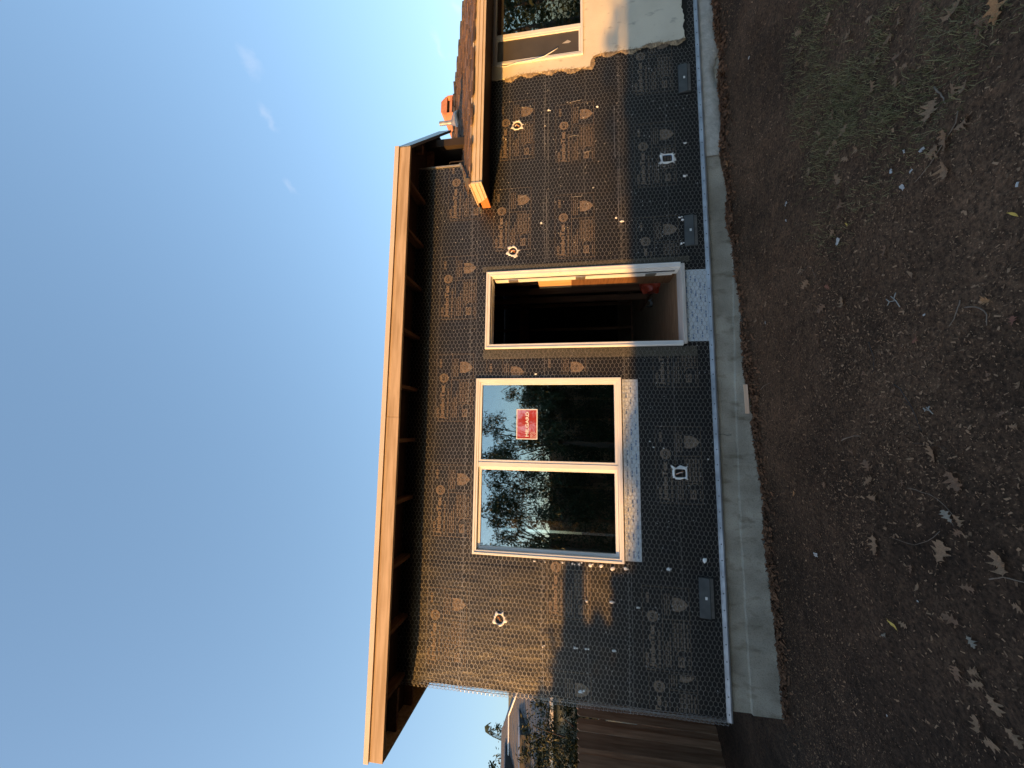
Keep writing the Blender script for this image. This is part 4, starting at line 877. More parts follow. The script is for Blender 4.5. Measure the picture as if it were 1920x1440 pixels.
for k, m in (('y','leaf_y'),('n','oak_t')):
    LM[k] = [leaf_mesh('lance_leaf', LANCE, M[m], 17*i+ord(k), c, t) for i, (c, t) in enumerate(((.9,.5),(-.8,.9),(1.4,-.9)))]
LEAVES = [(2.78,-1.61,0.072,'t'),(2.37,-1.96,0.061,'t'),(2.46,-1.79,0.099,'t'),(2.14,-2.05,0.087,'t'),(2.15,-2.12,0.078,'t'),(3.03,-1.3,0.089,'t'),(2.11,-1.96,0.072,'t'),(1.97,-2.11,0.067,'b'),(1.88,-2.14,0.049,'t'),(1.98,-1.91,0.073,'t'),(1.85,-2.08,0.062,'t'),(2.87,-1.3,0.097,'b'),(2.1,-1.58,0.071,'t'),(1.9,-1.68,0.081,'t'),(2.07,-1.45,0.074,'t'),(1.88,-1.6,0.09,'t'),(1.88,-1.53,0.078,'t'),(1.69,-1.79,0.063,'t'),(1.7,-1.69,0.066,'t'),(1.62,-1.61,0.082,'t'),(1.87,-1.33,0.069,'t'),(1.99,-1.1,0.062,'t'),(1.88,-2.4,0.081,'t'),(1.7,-2.56,0.132,'o'),(1.71,-2.52,0.087,'b'),(1.68,-2.48,0.045,'b'),(1.54,-2.35,0.076,'t'),(1.51,-2.4,0.055,'t'),(1.54,-2.23,0.102,'t'),(1.36,-2.37,0.098,'t'),(1.33,-2.3,0.116,'t'),(1.33,-2.24,0.09,'t'),(1.21,-2.28,0.087,'t'),(1.31,-1.5,0.07,'t'),(1.46,-1.6,0.075,'b'),(1,-1.9,0.076,'b'),(0.86,-2.5,0.054,'y'),(2.81,-0.15,0.09,'o'),(1.3,-1.63,0.053,'y'),(1.23,-1.11,0.081,'t'),(1.1,-1.15,0.095,'t'),(0.99,-1.38,0.065,'r'),(0.84,-1.5,0.082,'t'),(0.87,-1.29,0.082,'b'),(1.05,-0.89,0.06,'t'),(1.14,-0.57,0.066,'t'),(0.81,-2.02,0.071,'n'),(0.56,-2.36,0.062,'o'),(0.45,-2.44,0.054,'r'),(0.48,-2,0.048,'r'),(-0.09,-2.02,0.093,'t'),(-0,-1.98,0.042,'n'),(-0.12,-1.9,0.049,'n'),(-0.18,-1.61,0.081,'b'),(-0.36,-1.64,0.103,'t'),(-0.27,-1.61,0.081,'t'),(-0.25,-1.83,0.05,'b'),(-0.2,-2.12,0.106,'b'),(-0.3,-1.47,0.053,'b'),(-0.11,-1.5,0.052,'b'),(-0.35,-1.17,0.052,'b'),(-0.48,-0.7,0.06,'o'),(0.2,-2.43,0.041,'t'),(0.09,-2.34,0.035,'b'),(0.04,-2.39,0.038,'t'),(-0.62,-1.63,0.108,'t'),(-0.54,-2.02,0.12,'t'),(-0.51,-2.28,0.099,'t'),(-0.37,-2.07,0.064,'g'),(-0.38,-2.12,0.053,'t'),(-0.43,-2.12,0.062,'b'),(-0.75,-1.88,0.064,'n'),(-1.02,-1.69,0.075,'y'),(-0.99,-1.74,0.056,'t'),(-1.1,-1.62,0.035,'g'),(-0.83,-2.04,0.078,'b'),(-0.89,-2.11,0.06,'g'),(-1.18,-1.65,0.052,'t'),(-1.06,-2.03,0.096,'b'),(-1.01,-2.11,0.069,'t'),(-1.06,-2.11,0.059,'t'),(-1.1,-2.17,0.088,'t'),(-1.23,-2.09,0.083,'t'),(-1.27,-2.14,0.08,'t'),(-1.18,-2.23,0.072,'t'),(-0.66,-2.32,0.062,'t'),(-0.66,-2.13,0.065,'b'),(-0.51,-1.71,0.041,'t'),(-0.68,-1.84,0.049,'b'),(-0.35,-2.36,0.041,'t'),(0.31,-0.06,0.095,'y'),(0.25,0.02,0.075,'y'),(-0.88,-1.16,0.043,'b'),(0.65,-1.2,0.046,'b'),(2.72,-1.35,0.055,'b'),(2.77,-1.01,0.053,'b'),(0.36,-1.63,0.038,'b'),(0.24,-1.85,0.034,'b'),(0.79,-1.71,0.031,'b'),(0.26,-2.31,0.031,'b'),(-0.13,-2.31,0.03,'b'),(0.81,-0.52,0.057,'b'),(1.05,-0.38,0.06,'t'),(1.66,-0.82,0.054,'b'),(1.59,-0.68,0.056,'t'),(1.84,-1,0.051,'b'),(2.45,-1.04,0.052,'b'),(2.43,-1.37,0.054,'t'),(2.85,-0.52,0.061,'b')]
UNIQUE = {   # standouts, by index in the list
 23:'largest orange-brown oak leaf in the grass at the frame corner', 24:'brown oak leaf beside the large orange one at the grass corner', 22:'tan oak leaf in the grass just below the big orange leaf',
 28:'tan oak leaf lying across the short grey stick in the grass', 29:'curled tan oak leaf at the end of the long grey twig', 30:'big tan oak leaf over the middle of the long grey twig', 31:'tan oak leaf on the twig side nearest the house, below the big one', 32:'broad tan oak leaf at the lower end of the long grey twig',
 36:'bright yellow slender leaf at the edge of the mulch near the camera', 37:'orange-brown oak leaf lying against the foundation near the blue outlet box', 38:'small yellow-green leaf on the bare soil below the grass',
 41:'rounded red-brown leaf on the soil below the door', 46:'curled pale beige leaf in the mulch, right of the forked lichen twig', 47:'orange leaf in the mulch beside the curved pale stick', 48:'red-brown oak leaf in the mulch nearest the camera', 49:'small red-brown leaf in the middle of the mulch',
 50:'tan oak leaf with grey edge under the thin dark twig', 51:'pale beige curled leaf just above the thin twig', 52:'pale narrow leaf beside the grey-edged oak leaf', 54:'upright forked tan oak leaf in the middle of the yard', 57:'large brown crumpled oak leaf in front of the thin bent twig',
 61:'small orange-brown leaf on the soil close to the foundation', 65:'tan oak leaf alone on the bare soil, nearest the long foundation', 66:'largest tan oak leaf on the dark soil', 67:'big tan oak leaf with a long tail near the camera', 68:'greyish white curled oak leaf at the end of the long twig',
 71:'pale beige rolled leaf on the dark soil', 72:'bright yellow leaf standing on the dark soil', 73:'tan oak leaf touching the bright yellow one', 74:'small grey-green leaf beside the bright yellow one', 76:'greyish white oak leaf on the dark soil', 82:'pale tan oak leaf at the left end of the yard', 84:'tan oak leaf at the frame corner on the dark soil',
 90:'yellow curled leaf behind the wood offcut at the foundation', 91:'smaller yellow curled leaf behind the wood offcut'}
ZONE = {'g':'in the thin grass', 'f':'on the bare soil near the foundation', 'm':'in the brown mulch below the door', 's':'on the dark bare soil'}
COLN = {'t':'dry tan oak leaf', 'b':'dry brown oak leaf', 'o':'orange-brown oak leaf', 'r':'red-brown oak leaf', 'g':'greyish white oak leaf', 'y':'yellow slender leaf', 'n':'pale beige slender leaf'}
ORD = ['nearest', 'second nearest', 'third nearest', 'fourth nearest', 'fifth nearest', 'sixth nearest', 'seventh nearest', 'eighth nearest', 'ninth nearest', 'tenth nearest']
def zone_of(x, y): return 'g' if x > 1.3 and y < -1.2 else 'f' if y > -1.25 else 'm' if x > -.45 else 's'
def leaf_label(i):
    x, y, sz, k = LEAVES[i]; same = [j for j, q in enumerate(LEAVES) if q[3] == k and zone_of(q[0], q[1]) == zone_of(x, y) and j not in UNIQUE]
    base = COLN[k]+' '+ZONE[zone_of(x, y)]
    if len(same) == 1: return 'small '+base
    near = sorted(same, key=lambda j: -LEAVES[j][1]); far = near[::-1]
    rank = near.index(i); back = far.index(i)
    if rank < 10 and rank <= back: return base+', '+ORD[rank]+' the house'
    if back < 10: return base+', '+ORD[back]+' the camera'
    right = sorted(same, key=lambda j: -LEAVES[j][0]); return base+', '+ORD[min(9, right.index(i) % 10)]+' the grassy end'
for i, (x, y, sz, k) in enumerate(LEAVES):
    y = min(y, -.05); rr = random.Random(i*13+5)
    me = LM[k][i % len(LM[k])]; z = gz(x, y)
    o = link('fallen_leaf', me, None, (x, y, z+.012+sz*.06)); s = sz*rr.uniform(.78, 1.05)
    o.scale = (s, s, s); o.rotation_euler = (rr.uniform(-.35,.35), rr.uniform(-.3,.3), rr.uniform(0, 6.28))
    zone = 'g' if x > 1.3 and y < -1.2 else 'f' if y > -1.25 else 'm' if x > -.45 else 's'
    tag(o, UNIQUE.get(i) or leaf_label(i), 'leaf', 'fallen leaves on the yard')
def ground_path(x0, y0, x1, y1, n, bend, lift_, seed):
    rr = random.Random(seed); o = []
    L = math.hypot(x1-x0, y1-y0); nx_, ny_ = -(y1-y0)/L, (x1-x0)/L
    for i in range(n):
        t = i/(n-1); b = bend*math.sin(math.pi*t)*L + rr.uniform(-.015,.015)*L; x = x0+(x1-x0)*t+nx_*b; y = y0+(y1-y0)*t+ny_*b
        o.append((x, y, gz(x, y)+lift_+rr.uniform(0,.006)))
    return o
TW = [(1.64,-2.26,1.51,-2.31,.006,0,'twig','short thick grey stick in the grass beside a tan oak leaf'),(1.42,-2.37,1.25,-2.12,.0035,.08,'twig','long thin grey twig running from the grass into the mulch'),
 (.60,-2.25,.50,-2.19,.0035,.03,'twig','straight pale stick in the mulch next to the orange leaf'),(-.04,-1.42,-.01,-1.59,.005,.05,'twig','pale stick lying across a dark hollow in the mulch'),(-.27,-1.86,-.38,-2.12,.0025,.12,'twig','long thin bent twig in the mulch beside a brown leaf'),
 (-.04,-1.92,-.06,-2.09,.002,.02,'darktwig','thin dark twig under the grey-edged oak leaf'),(.40,-.31,.44,-.51,.004,.05,'twig','short pale stick on bare soil in front of the wood offcut'),(.56,-2.27,.46,-2.34,.0045,.3,'twig','curved pale stick near the camera, by the orange leaf'),
 (1.20,-1.08,1.10,-1.26,.002,.35,'twig','thin curved stem beside a tan leaf below the doorway'),(-.59,-2.22,-.56,-2.36,.004,.1,'twig','grey twig end next to a big tan leaf near the camera'),(.54,-1.68,.35,-1.70,.0035,.06,'darktwig','dark stick half sunk in the mulch below the window corner'),
 (.27,-1.85,.02,-1.97,.0045,.12,'darktwig','long dark twig in the middle of the mulch'),(2.03,-1.28,2.02,-1.41,.002,.05,'twig','thin straw on the soil at the edge of the grass'),(-.45,-2.02,-.55,-1.72,.002,.15,'twig','long hair-thin twig between the two biggest tan leaves')]
for i, (a, b, c, d, r, bend, m, lab) in enumerate(TW):
    mb = MB(); pts = ground_path(a, b, c, d, 8, bend, r+.004, i); r *= .72; mb.tube(pts, [r*(1-.5*k/7) for k in range(8)], 6)
    if i in (1, 11): mb.tube([pts[4], tuple(Vector(pts[4])+Vector((.03,.03,.012)))], [r*.7, r*.3], 5)
    tag(mb.build('twig', M[m], None, smooth=True), lab, 'twig', 'twigs on the yard')
for i, (x, y, s, lab) in enumerate(((.71,-1.92,.075,'forked pale lichen-covered twig standing out in the mulch'),(.12,-2.05,.036,'tiny forked lichen twig in the mulch near the camera'))):
    mb = MB(); z = gz(x, y)+.012; rr = random.Random(i+40)
    mb.tube([(x-s*.5,y-s*.1,z),(x,y,z+.01),(x+s*.45,y+s*.35,z+.012)], .0022, 5); mb.tube([(x,y,z+.01),(x+s*.1,y+s*.5,z+.014),(x-s*.1,y+s*.75,z+.01)], .0018, 5)
    mb.tube([(x+s*.2,y+s*.15,z+.01),(x+s*.55,y-s*.1,z+.012)], .0026, 5); mb.tube([(x+s*.1,y+s*.5,z+.014),(x+s*.35,y+s*.7,z+.016)], .0024, 5)
    tag(mb.build('lichen_twig', M['lichen'], None, smooth=True), lab, 'twig', 'twigs on the yard')
CH = [(1.451,-2.079,.022,'small white chip in the grass left of the long twig'),(1.373,-2.191,.036,'white slip of paper beside the long grey twig'),(1.412,-1.98,.029,'white sliver at the edge of the grass'),(1.326,-2.101,.024,'white sliver next to the foot of the long twig'),(1.275,-2.047,.039,'biggest white paint flake at the grass edge'),
 (1.816,-1.017,.042,'crumpled white scrap on the bare soil'),(1.687,-.999,.026,'small white crumb on the bare soil'),(1.237,-1.533,.048,'torn white scrap between grass and mulch'),(3.511,-.655,.040,'white chip on the soil below the old stucco'),(.967,-2.526,.021,'white chip at the frame edge near the yellow leaf'),
 (-.822,-1.871,.013,'white pebble on the dark soil'),(-1.54,-1.572,.015,'white crumb at the left end of the yard'),(-.874,-.954,.054,'white curled shaving on the soil near the foundation'),(.98,-.535,.029,'white crumb near the foundation below the door'),(.589,-2.063,.018,'white pebble in the mulch')]
for i, (x, y, s, lab) in enumerate(CH):
    tag(scrap('debris_chip', M['whitepaper'], x, y, gz(x, y)+.008, s*.85, s*.5, 60+i, i*1.7), lab, 'debris', 'white debris on the yard')
mb = MB(); mb.box(-.145, .145, -.019, .019, -.0095, .0095); oc = mb.build('wood_offcut', M['offcut'], None, bevel=.0015)
oc.location = (.335, -.055, gz(.33, -.055)+.055); oc.rotation_euler = (R(62), R(-2), R(-3)); tag(oc, 'short pale lumber offcut leaning on the foundation below the window', 'wood')

# ground cover that nobody could count
def scatter_quads(n, xf, yf, s0, s1, aspect, m, name, lift_=.004, tilt=.6, seed=0, mask=None):
    r = np.random.default_rng(seed); x = xf(r, n); y = yf(r, n)
    if mask is not None: k = mask(x, y, r); x, y = x[k], y[k]
    n = len(x); z = gheight(x, y)+lift_; s = r.uniform(s0, s1, n)*r.uniform(.5, 1, n); a = r.uniform(0, 6.283, n); asp = r.uniform(aspect*.5, aspect*1.3, n)
    u = np.stack([np.cos(a), np.sin(a), r.uniform(-tilt, tilt, n)], 1); v = np.stack([-np.sin(a), np.cos(a), r.uniform(-tilt, tilt, n)], 1)*asp[:, None]
    c = np.stack([x, y, z], 1); h = s[:, None]/2; nrm = np.array([0, 0, 1.])
    V = np.stack([c-u*h-v*h*.6, c+u*h-v*h, c+u*h*.8+v*h, c-u*h+v*h*.7], 1)
    V[:, :, 2] = np.maximum(V[:, :, 2], z[:, None]-.004)
    F = np.arange(4*n).reshape(n, 4)
    return stuff(link(name, np_mesh(name, V.reshape(-1, 3), F, m)))
M['mulch'] = mat('mulch_chips', (0.040,0.024,0.015), (0.38,0.235,0.14), scale=3, rough=0.9, island=True, spec=0.2)
M['litter'] = mat('leaf_litter', (0.065,0.033,0.02), (0.21,0.11,0.06), scale=3, rough=0.85, island=True, spec=0.2)
M['grass'] = mat('sparse_grass', (0.080,0.082,0.032), (0.30,0.26,0.14), scale=3, rough=0.8, island=True, spec=0.2)
def mulch_mask(x, y, r):
    d = np.clip(1.15-np.abs(x-.45)/1.35, 0, 1)*np.clip((-y-.75)/.7, 0, 1)*(.45+vnoise(x, y, 2.2, 91)*1.3)
    return r.random(len(x)) < np.maximum(d, .13)
o = scatter_quads(110000, lambda r, n: r.uniform(-3.2, 5.0, n), lambda r, n: r.uniform(-3.1, -.05, n), .006, .024, .45, M['mulch'], 'mulch_chips', .005, .5, 1, mulch_mask)
o['label'] = 'brown shredded mulch spread over the soil below door and window'; o['category'] = 'mulch'
o = scatter_quads(150000, lambda r, n: r.uniform(-3.2, 5.0, n), lambda r, n: r.uniform(-3.1, -.05, n), .003, .011, .6, M['mulch'], 'soil_crumbs', .003, .5, 11, lambda x, y, r: r.random(len(x)) < .35+.9*vnoise(x, y, 1.7, 93)+.35*np.clip(1-np.abs(x-.4)/1.5, 0, 1))
o['label'] = 'fine pale crumbs and chips strewn over the soil'; o['category'] = 'soil crumbs'
o = scatter_quads(5200, lambda r, n: np.where(r.random(n) < .55, r.normal(r.choice([-2.0,-1.3,.1,.6,3.3,3.7,4.4,2.4], n), .22), r.uniform(-2.6, 5.6, n)), lambda r, n: -.02-np.abs(r.normal(0, .09, n)), .018, .06, .5, M['litter'], 'leaf_litter', .012, .9, 2)
o['label'] = 'dry brown leaf litter gathered along the foot of the foundation'; o['category'] = 'leaf litter'
def blades(n, seed):
    r = np.random.default_rng(seed); x = r.uniform(1.0, 5.5, n); y = r.uniform(-3.4, -.7, n)
    d = np.clip((x-1.25-np.clip(-y-2.3, -1, 1)*.15)/.5, 0, 1)*np.clip((-y-1.05)/.55, 0, 1)*np.clip(.52+vnoise(x, y, 2.4, 77)*2.0+vnoise(x, y, 7, 78)*1.3, .03, 1)
    k = r.random(n) < d; x, y = x[k], y[k]; n = len(x); z = gheight(x, y)
    a = r.uniform(0, 6.283, n); h = r.uniform(.018, .055, n); ln = r.uniform(.3, 1.5, n)*h; w_ = r.uniform(.0009, .0019, n)
    dx, dy = np.cos(a), np.sin(a); b = r.uniform(0, 6.283, n)
    p = np.stack([x, y, z-.003], 1); s = np.stack([-np.sin(b), np.cos(b), np.zeros(n)], 1)*w_[:, None]
    mid = p+np.stack([dx*ln*.35, dy*ln*.35, h*.7], 1); tip = p+np.stack([dx*ln, dy*ln, h*r.uniform(.5, 1.0, n)], 1)
    V = np.stack([p-s, p+s, mid+s*.8, mid-s*.8, tip], 1).reshape(-1, 3); i = np.arange(n)*5
    me = bpy.data.meshes.new('grass'); me.from_pydata(V.tolist(), [], np.stack([i, i+1, i+2, i+3], 1).tolist()+np.stack([i+3, i+2, i+4], 1).tolist()); me.materials.append(M['grass']); me.update(); return me
o = stuff(link('grass', blades(120000, 5))); o['label'] = 'thin dry grass growing in the soil at the right of the yard'; o['category'] = 'grass'
# grass tuft against the footing
mb = MB(); rr = random.Random(3)
for _ in range(26):
    a = rr.uniform(0, 6.28); h = rr.uniform(.03, .08); x = -1.42+rr.uniform(-.03,.03); y = -.035; z = gz(x, y)
    mb.add([(x-.0015,y,z),(x+.0015,y,z),(x+math.cos(a)*h*.6,y-abs(math.sin(a))*h*.5,z+h)], [(0,1,2)])
tag(mb.build('grass_tuft', M['leaf1'], None, fix=False), 'small green weed tuft against the foundation below the left vent', 'weed')

# ------------------------------------------------------------------ fence, neighbour's house and plants at the left
fe = empty('board_fence', (-3.87, 2.08, -.16)); tag(fe, 'brown dog-eared board fence beyond the left corner of the house', 'fence')
fdir = Vector((-.51, -.86, 0)).normalized(); fn = Vector((fdir.y, -fdir.x, 0))*-1
mb = MB(); pw, pt = .0872, .018
mb.add([(-pw/2,0,0),(pw/2,0,0),(pw/2,pt,0),(-pw/2,pt,0)], [])
prof_ = [(-pw/2,0),(pw/2,0),(pw/2,1.845),(pw/2-.024,1.875),(-pw/2+.024,1.875),(-pw/2,1.845)]
mb = MB(); mb.prism_xz(prof_, -pt/2, pt/2); pk = mb.mesh('picket', M['fence'])
ang = math.atan2(fdir.y, fdir.x)
for i in range(-10, 34):
    p = fdir*(i*.0835)+fn*(.019*(i % 2)); o = link('picket', pk, fe, (p.x+fn.x*random.uniform(-.003,.003), p.y, random.uniform(-.012,.008)-.03)); o.rotation_euler = (random.uniform(-.006,.006), random.uniform(-.005,.005), ang)
for z in (.35, 1.45):
    mb = MB(); mb.box(-1.0, 2.95, -.062, -.022, z, z+.09); o = mb.build('rail', M['fence'], fe); o.rotation_euler.z = ang
for s in (-.8, .9, 2.6):
    mb = MB(); mb.box(s, s+.09, -.155, -.064, -.2, 1.8); o = mb.build('post', M['fence'], fe); o.rotation_euler.z = ang
nb = empty('neighbour_house', (-10, 11, 0)); tag(nb, 'neighbouring house with grey shingle roof and tilted panels beyond the fence', 'house')
def np_(mb, name, m, parent=None, **k):
    o = mb.build(name, m, parent or nb, **k)
    if parent is None: o.location = (10, -11, 0)
    return o
e = Z(.8); rz_ = Z(2.87)
mb = MB(); mb.box(-17, -6.4, 9.4, 15, -.2, e-.05); np_(mb, 'wall', M['nbwall'])
mb = MB(); mb.add([(-17.4,9,e),(-5.9,9,e),(-11.65,12,rz_),(-17.4,12,rz_),(-5.9,15.4,e),(-17.4,15.4,e)], [(0,1,2,3),(1,4,2),(4,5,3,2)]); ro = np_(mb, 'roof', M['asphalt'])
mb = MB(); mb.box(-17.4, -5.88, 8.93, 8.995, e-.10, e+.01); np_(mb, 'eave_trim', M['cap'])
# shingle courses as low steps
mb = MB(); k = 0; yy = 9.0
while yy < 11.9:
    z = e+.69*(yy-9); xr = -5.9-(yy-9)*1.917; mb.hexa([(-17.4,yy,z+.004),(xr,yy,z+.004),(xr-.2,yy+.15,z+.1035+.004),(-17.4,yy+.15,z+.1035+.004),(-17.4,yy,z+.024),(xr,yy,z+.024),(xr-.2,yy+.15,z+.108),(-17.4,yy+.15,z+.108)]); yy += .15
np_(mb, 'shingle_courses', M['asphalt'], fix=False)['kind'] = 'stuff'
for A_, B_, up, wd in (((-9.9,10.7,3.70),(-10.25,10.0,3.22),.34,1.7), ((-11.76,11.64,4.34),(-12.15,10.95,3.87),.36,1.7), ((-10.35,9.62,2.95),(-10.52,9.30,2.73),.22,1.3)):
    mb = MB(); a0 = Vector(A_); b0 = Vector(B_); b1 = b0+Vector((0,0,up)); l_ = Vector((-wd,0,0))
    mb.add([a0, b0, b1, a0+l_, b0+l_, b1+l_], [(0,1,2),(3,5,4),(1,4,5,2),(0,3,4,1)]); o = np_(mb, 'panel_shade', M['black'])  # black wedge stands in for the shadow under the tilted panel
    mb = MB(); t_ = Vector((0,-.02,.03)); mb.hexa([a0+t_*.2, b1+t_*.2, b1+l_+t_*.2, a0+l_+t_*.2, a0+t_, b1+t_, b1+l_+t_, a0+l_+t_]); np_(mb, 'tilted_panel', M['solar'])
mb = MB(); mb.tube([(-12.6,11.33,4.17),(-11.58,11.33,4.18),(-10.6,11.32,4.18),(-9.5,10.77,3.82),(-8.8,10.4,3.56)], .028, 6); np_(mb, 'conduit_pipe', M['white'])
mb = MB(); mb.box(-12.0, -11.05, 13.5, 14.3, 3.0, 4.55); ch = np_(mb, 'chimney', M['nbwall'])
for i in range(3):
    mb = MB(); mb.box(-11.28+i*.07, -11.25+i*.07, 13.49, 13.52, 4.28, 4.52); np_(mb, 'chimney_slot', M['black'])
# leaf makers
def leaves_np(C, s, asp, seed, droop=0.0):
    r = np.random.default_rng(seed); n = len(C); d = r.normal(size=(n, 3)); d[:, 2] -= droop; d /= np.linalg.norm(d, axis=1, keepdims=True)
    o = np.cross(d, r.normal(size=(n, 3))); o /= np.linalg.norm(o, axis=1, keepdims=True); L = (s*r.uniform(.6, 1.2, n))[:, None]
    V = np.stack([C, C+d*L*.5+o*L*asp*.5, C+d*L, C+d*L*.5-o*L*asp*.5], 1).reshape(-1, 3); return V, np.arange(4*n).reshape(n, 4)
def plant(name, base, crown, trunk, m, label, cat, group=None, bark='bark'):
    """crown: list of (centre, radius xyz, leaf count, leaf size, aspect, droop, shell)"""
    t = empty(name, base); tag(t, label, cat, group); Vs, Fs = [], []; off = 0; r = np.random.default_rng(abs(hash(label)) % 1000 if False else len(label)*7+int(abs(base[0])*10))
    for c, rad, n, s, asp, dr, shell in crown:
        p = r.normal(size=(n, 3)); p /= np.linalg.norm(p, axis=1, keepdims=True); p *= (r.random((n, 1))**shell); 
        k = np.sin(p[:, :1]*5+c[0])*np.sin(p[:, 1:2]*6+c[1])*np.cos(p[:, 2:]*5); p *= 1+.25*k
        V, F = leaves_np(np.array(c)+p*np.array(rad), s, asp, int(r.integers(1e6)), dr); Vs.append(V); Fs.append(F+off); off += len(V)
    o = link('crown', np_mesh('crown', np.concatenate(Vs)-np.array(base), np.concatenate(Fs), m), t)
    mb = MB()
    for pts, r0, r1 in trunk: mb.tube([tuple(Vector(p)-Vector(base)) for p in pts], [r0+(r1-r0)*i/(len(pts)-1) for i in range(len(pts))], 7)
    mb.build('trunk', M[bark], t, smooth=True); return t
def clumps(c, rad, k, n, s, asp, dr, seed, sub=.35):
    r = random.Random(seed); o = []
    for i in range(k):
        while True:
            v = Vector((r.uniform(-1,1), r.uniform(-1,1), r.uniform(-1,1)))
            if v.length < 1: break
        q_ = r.uniform(.6, 1.3)*sub
        o.append(((c[0]+v.x*rad[0], c[1]+v.y*rad[1], c[2]+v.z*rad[2]), (rad[0]*q_, rad[1]*q_, rad[2]*q_*.8), max(6, int(n/k)), s, asp, dr, .6))
    return o
plant('shrub', (-5.7,3.6,-.15), clumps((-5.75,3.6,1.95),(1.1,.6,.75), 46, 6500, .085, .28, .2, 3, .28)+clumps((-6.4,3.8,2.1),(.8,.5,.8), 24, 3200, .085, .28, .2, 8, .3)+clumps((-5.2,3.5,1.75),(.4,.4,.35), 8, 420, .08, .28, .4, 9, .35),
      [([(-5.7,3.6,-.15),(-5.75,3.6,.8),(-5.6,3.62,1.8),(-5.45,3.6,2.5)], .035, .008), ([(-5.75,3.6,.8),(-6.1,3.65,1.7),(-6.3,3.7,2.6)], .025, .006), ([(-5.72,3.6,1.0),(-5.4,3.5,1.6),(-5.1,3.45,2.0)], .02, .005)], M['leaf1'], 'loose green shrub rising behind the board fence', 'shrub')
ft = plant('tree', (-13.6,14,-.2), clumps((-13.7,14,4.3),(.85,.7,1.0), 16, 900, .16, .3, .3, 5, .35)+clumps((-13.25,14,5.2),(.25,.3,.35), 3, 120, .16, .25, .9, 6, .5),
      [([(-13.6,14,-.2),(-13.6,14,3.2),(-13.4,14,4.8)], .12, .04)], M['leaf3'], 'feathery tree top above the neighbouring roof ridge', 'tree')
mb = MB(); pts = [(-13.45,14,4.9),(-13.3,13.95,5.35),(-13.15,13.9,5.62),(-12.95,13.9,5.66),(-12.85,13.9,5.55)]
P_ = []; Q_ = []
for i in range(60):
    t_ = i/59*3.99; k = int(t_); f_ = t_-k; p = Vector(pts[k])*(1-f_)+Vector(pts[k+1])*f_
    for sgn in (-1, 1): P_.append(tuple(p)); Q_.append(tuple(p+Vector((.05*sgn+.02, .06*sgn, -.14-.05*random.random()))))
V, F = seg_mesh(P_, Q_, .008, 3); o = link('drooping_frond', np_mesh('drooping_frond', V-np.array((-13.6,14,-.2)), F, M['leaf3']), ft)
plant('tree', (-15.6,15,-.2), clumps((-15.4,15,4.6),(1.0,.9,.9), 18, 1500, .15, .5, .1, 7, .35), [([(-15.6,15,-.2),(-15.6,15,3.0),(-15.4,15,4.6)], .14, .05)], M['leaf3'], 'dark round tree at the frame edge behind the neighbouring roof', 'tree')

# ------------------------------------------------------------------ behind the camera: what the window mirrors, and unseen things added to shape the shade
sh = empty('unseen_outbuilding', (-13, -7, 0)); tag(sh, 'unseen low outbuilding, added so its roof shades the lower wall', 'outbuilding')  # unseen building, its ridge shaped to cast the shade edge across the wall
def sp(mb, name, m): o = mb.build(name, m, sh); o.location = (13, 7, 0); return o
RH = 2.70
mb = MB(); mb.box(-22, -5.3, -8.6, -5.6, -.3, 1.85); sp(mb, 'wall', M['nbwall'])
mb = MB(); mb.add([(-22.3,-5.2,1.83),(-5.0,-5.2,1.83),(-5.0,-7.05,RH),(-22.3,-7.05,RH),(-22.3,-8.9,1.83),(-5.0,-8.9,1.83)], [(0,1,2,3),(3,2,5,4),(1,5,2),(0,3,4)]); sp(mb, 'roof', M['asphalt'])
for x in (-11.0, -8.6): mb = MB(); mb.box(x, x+.9, -5.62, -5.58, .7, 1.5); sp(mb, 'window', M['screen'])
plant('bush', (-12.5,-6.4,-.2), clumps((-12.6,-6.9,2.39),(.75,.4,.46), 20, 2000, .09, .5, .1, 22, .3)+clumps((-11.9,-6.9,2.36),(.7,.4,.46), 18, 1800, .09, .5, .1, 23, .3), [([(-12.5,-6.4,-.2),(-12.5,-6.6,1.2),(-12.5,-6.9,2.4)], .05, .015)], M['leaf2'], 'leafy bush over the roof of the low outbuilding across the yard', 'bush')  # foliage added out of view to lift the shade edge below the window
ab = empty('unseen_arbor', (-8.3, -3.5, 0)); tag(ab, 'unseen wooden arbor with gate, added to shape the shade on the wall corner', 'arbor')  # unseen arbor added to shape the lit patch left of the window
def ap(mb, name, m): o = mb.build(name, m, ab, bevel=.004); o.location = (8.3, 3.5, 0); return o
mb = MB(); mb.box(-9.4, -7.46, -3.56, -3.44, 2.42, 2.61); ap(mb, 'beam', M['fence'])
for x in (-9.4, -8.15): mb = MB(); mb.box(x, x+.12, -3.55, -3.45, -.2, 2.419); ap(mb, 'post', M['fence'])
for i in range(12): mb = MB(); x = -9.27+i*.15; mb.box(x, x+.148, -3.515, -3.49, .05, 2.13+.02*(i % 2)); ap(mb, 'gate_board', M['fence'])
plant('added_vine', (-8.9,-3.4,-.2), clumps((-8.75,-3.45,2.45),(.55,.2,.42), 26, 2600, .09, .5, .1, 24, .3)+clumps((-8.3,-3.45,2.35),(.28,.2,.22), 10, 900, .09, .5, .1, 25, .35), [([(-8.9,-3.4,-.2),(-8.85,-3.4,1.2),(-8.7,-3.45,2.5)], .03, .01)], M['leaf2'], 'leafy vine climbing over the wooden arbor left of the viewer', 'vine')  # unseen foliage added to raise the shade towards the wall corner
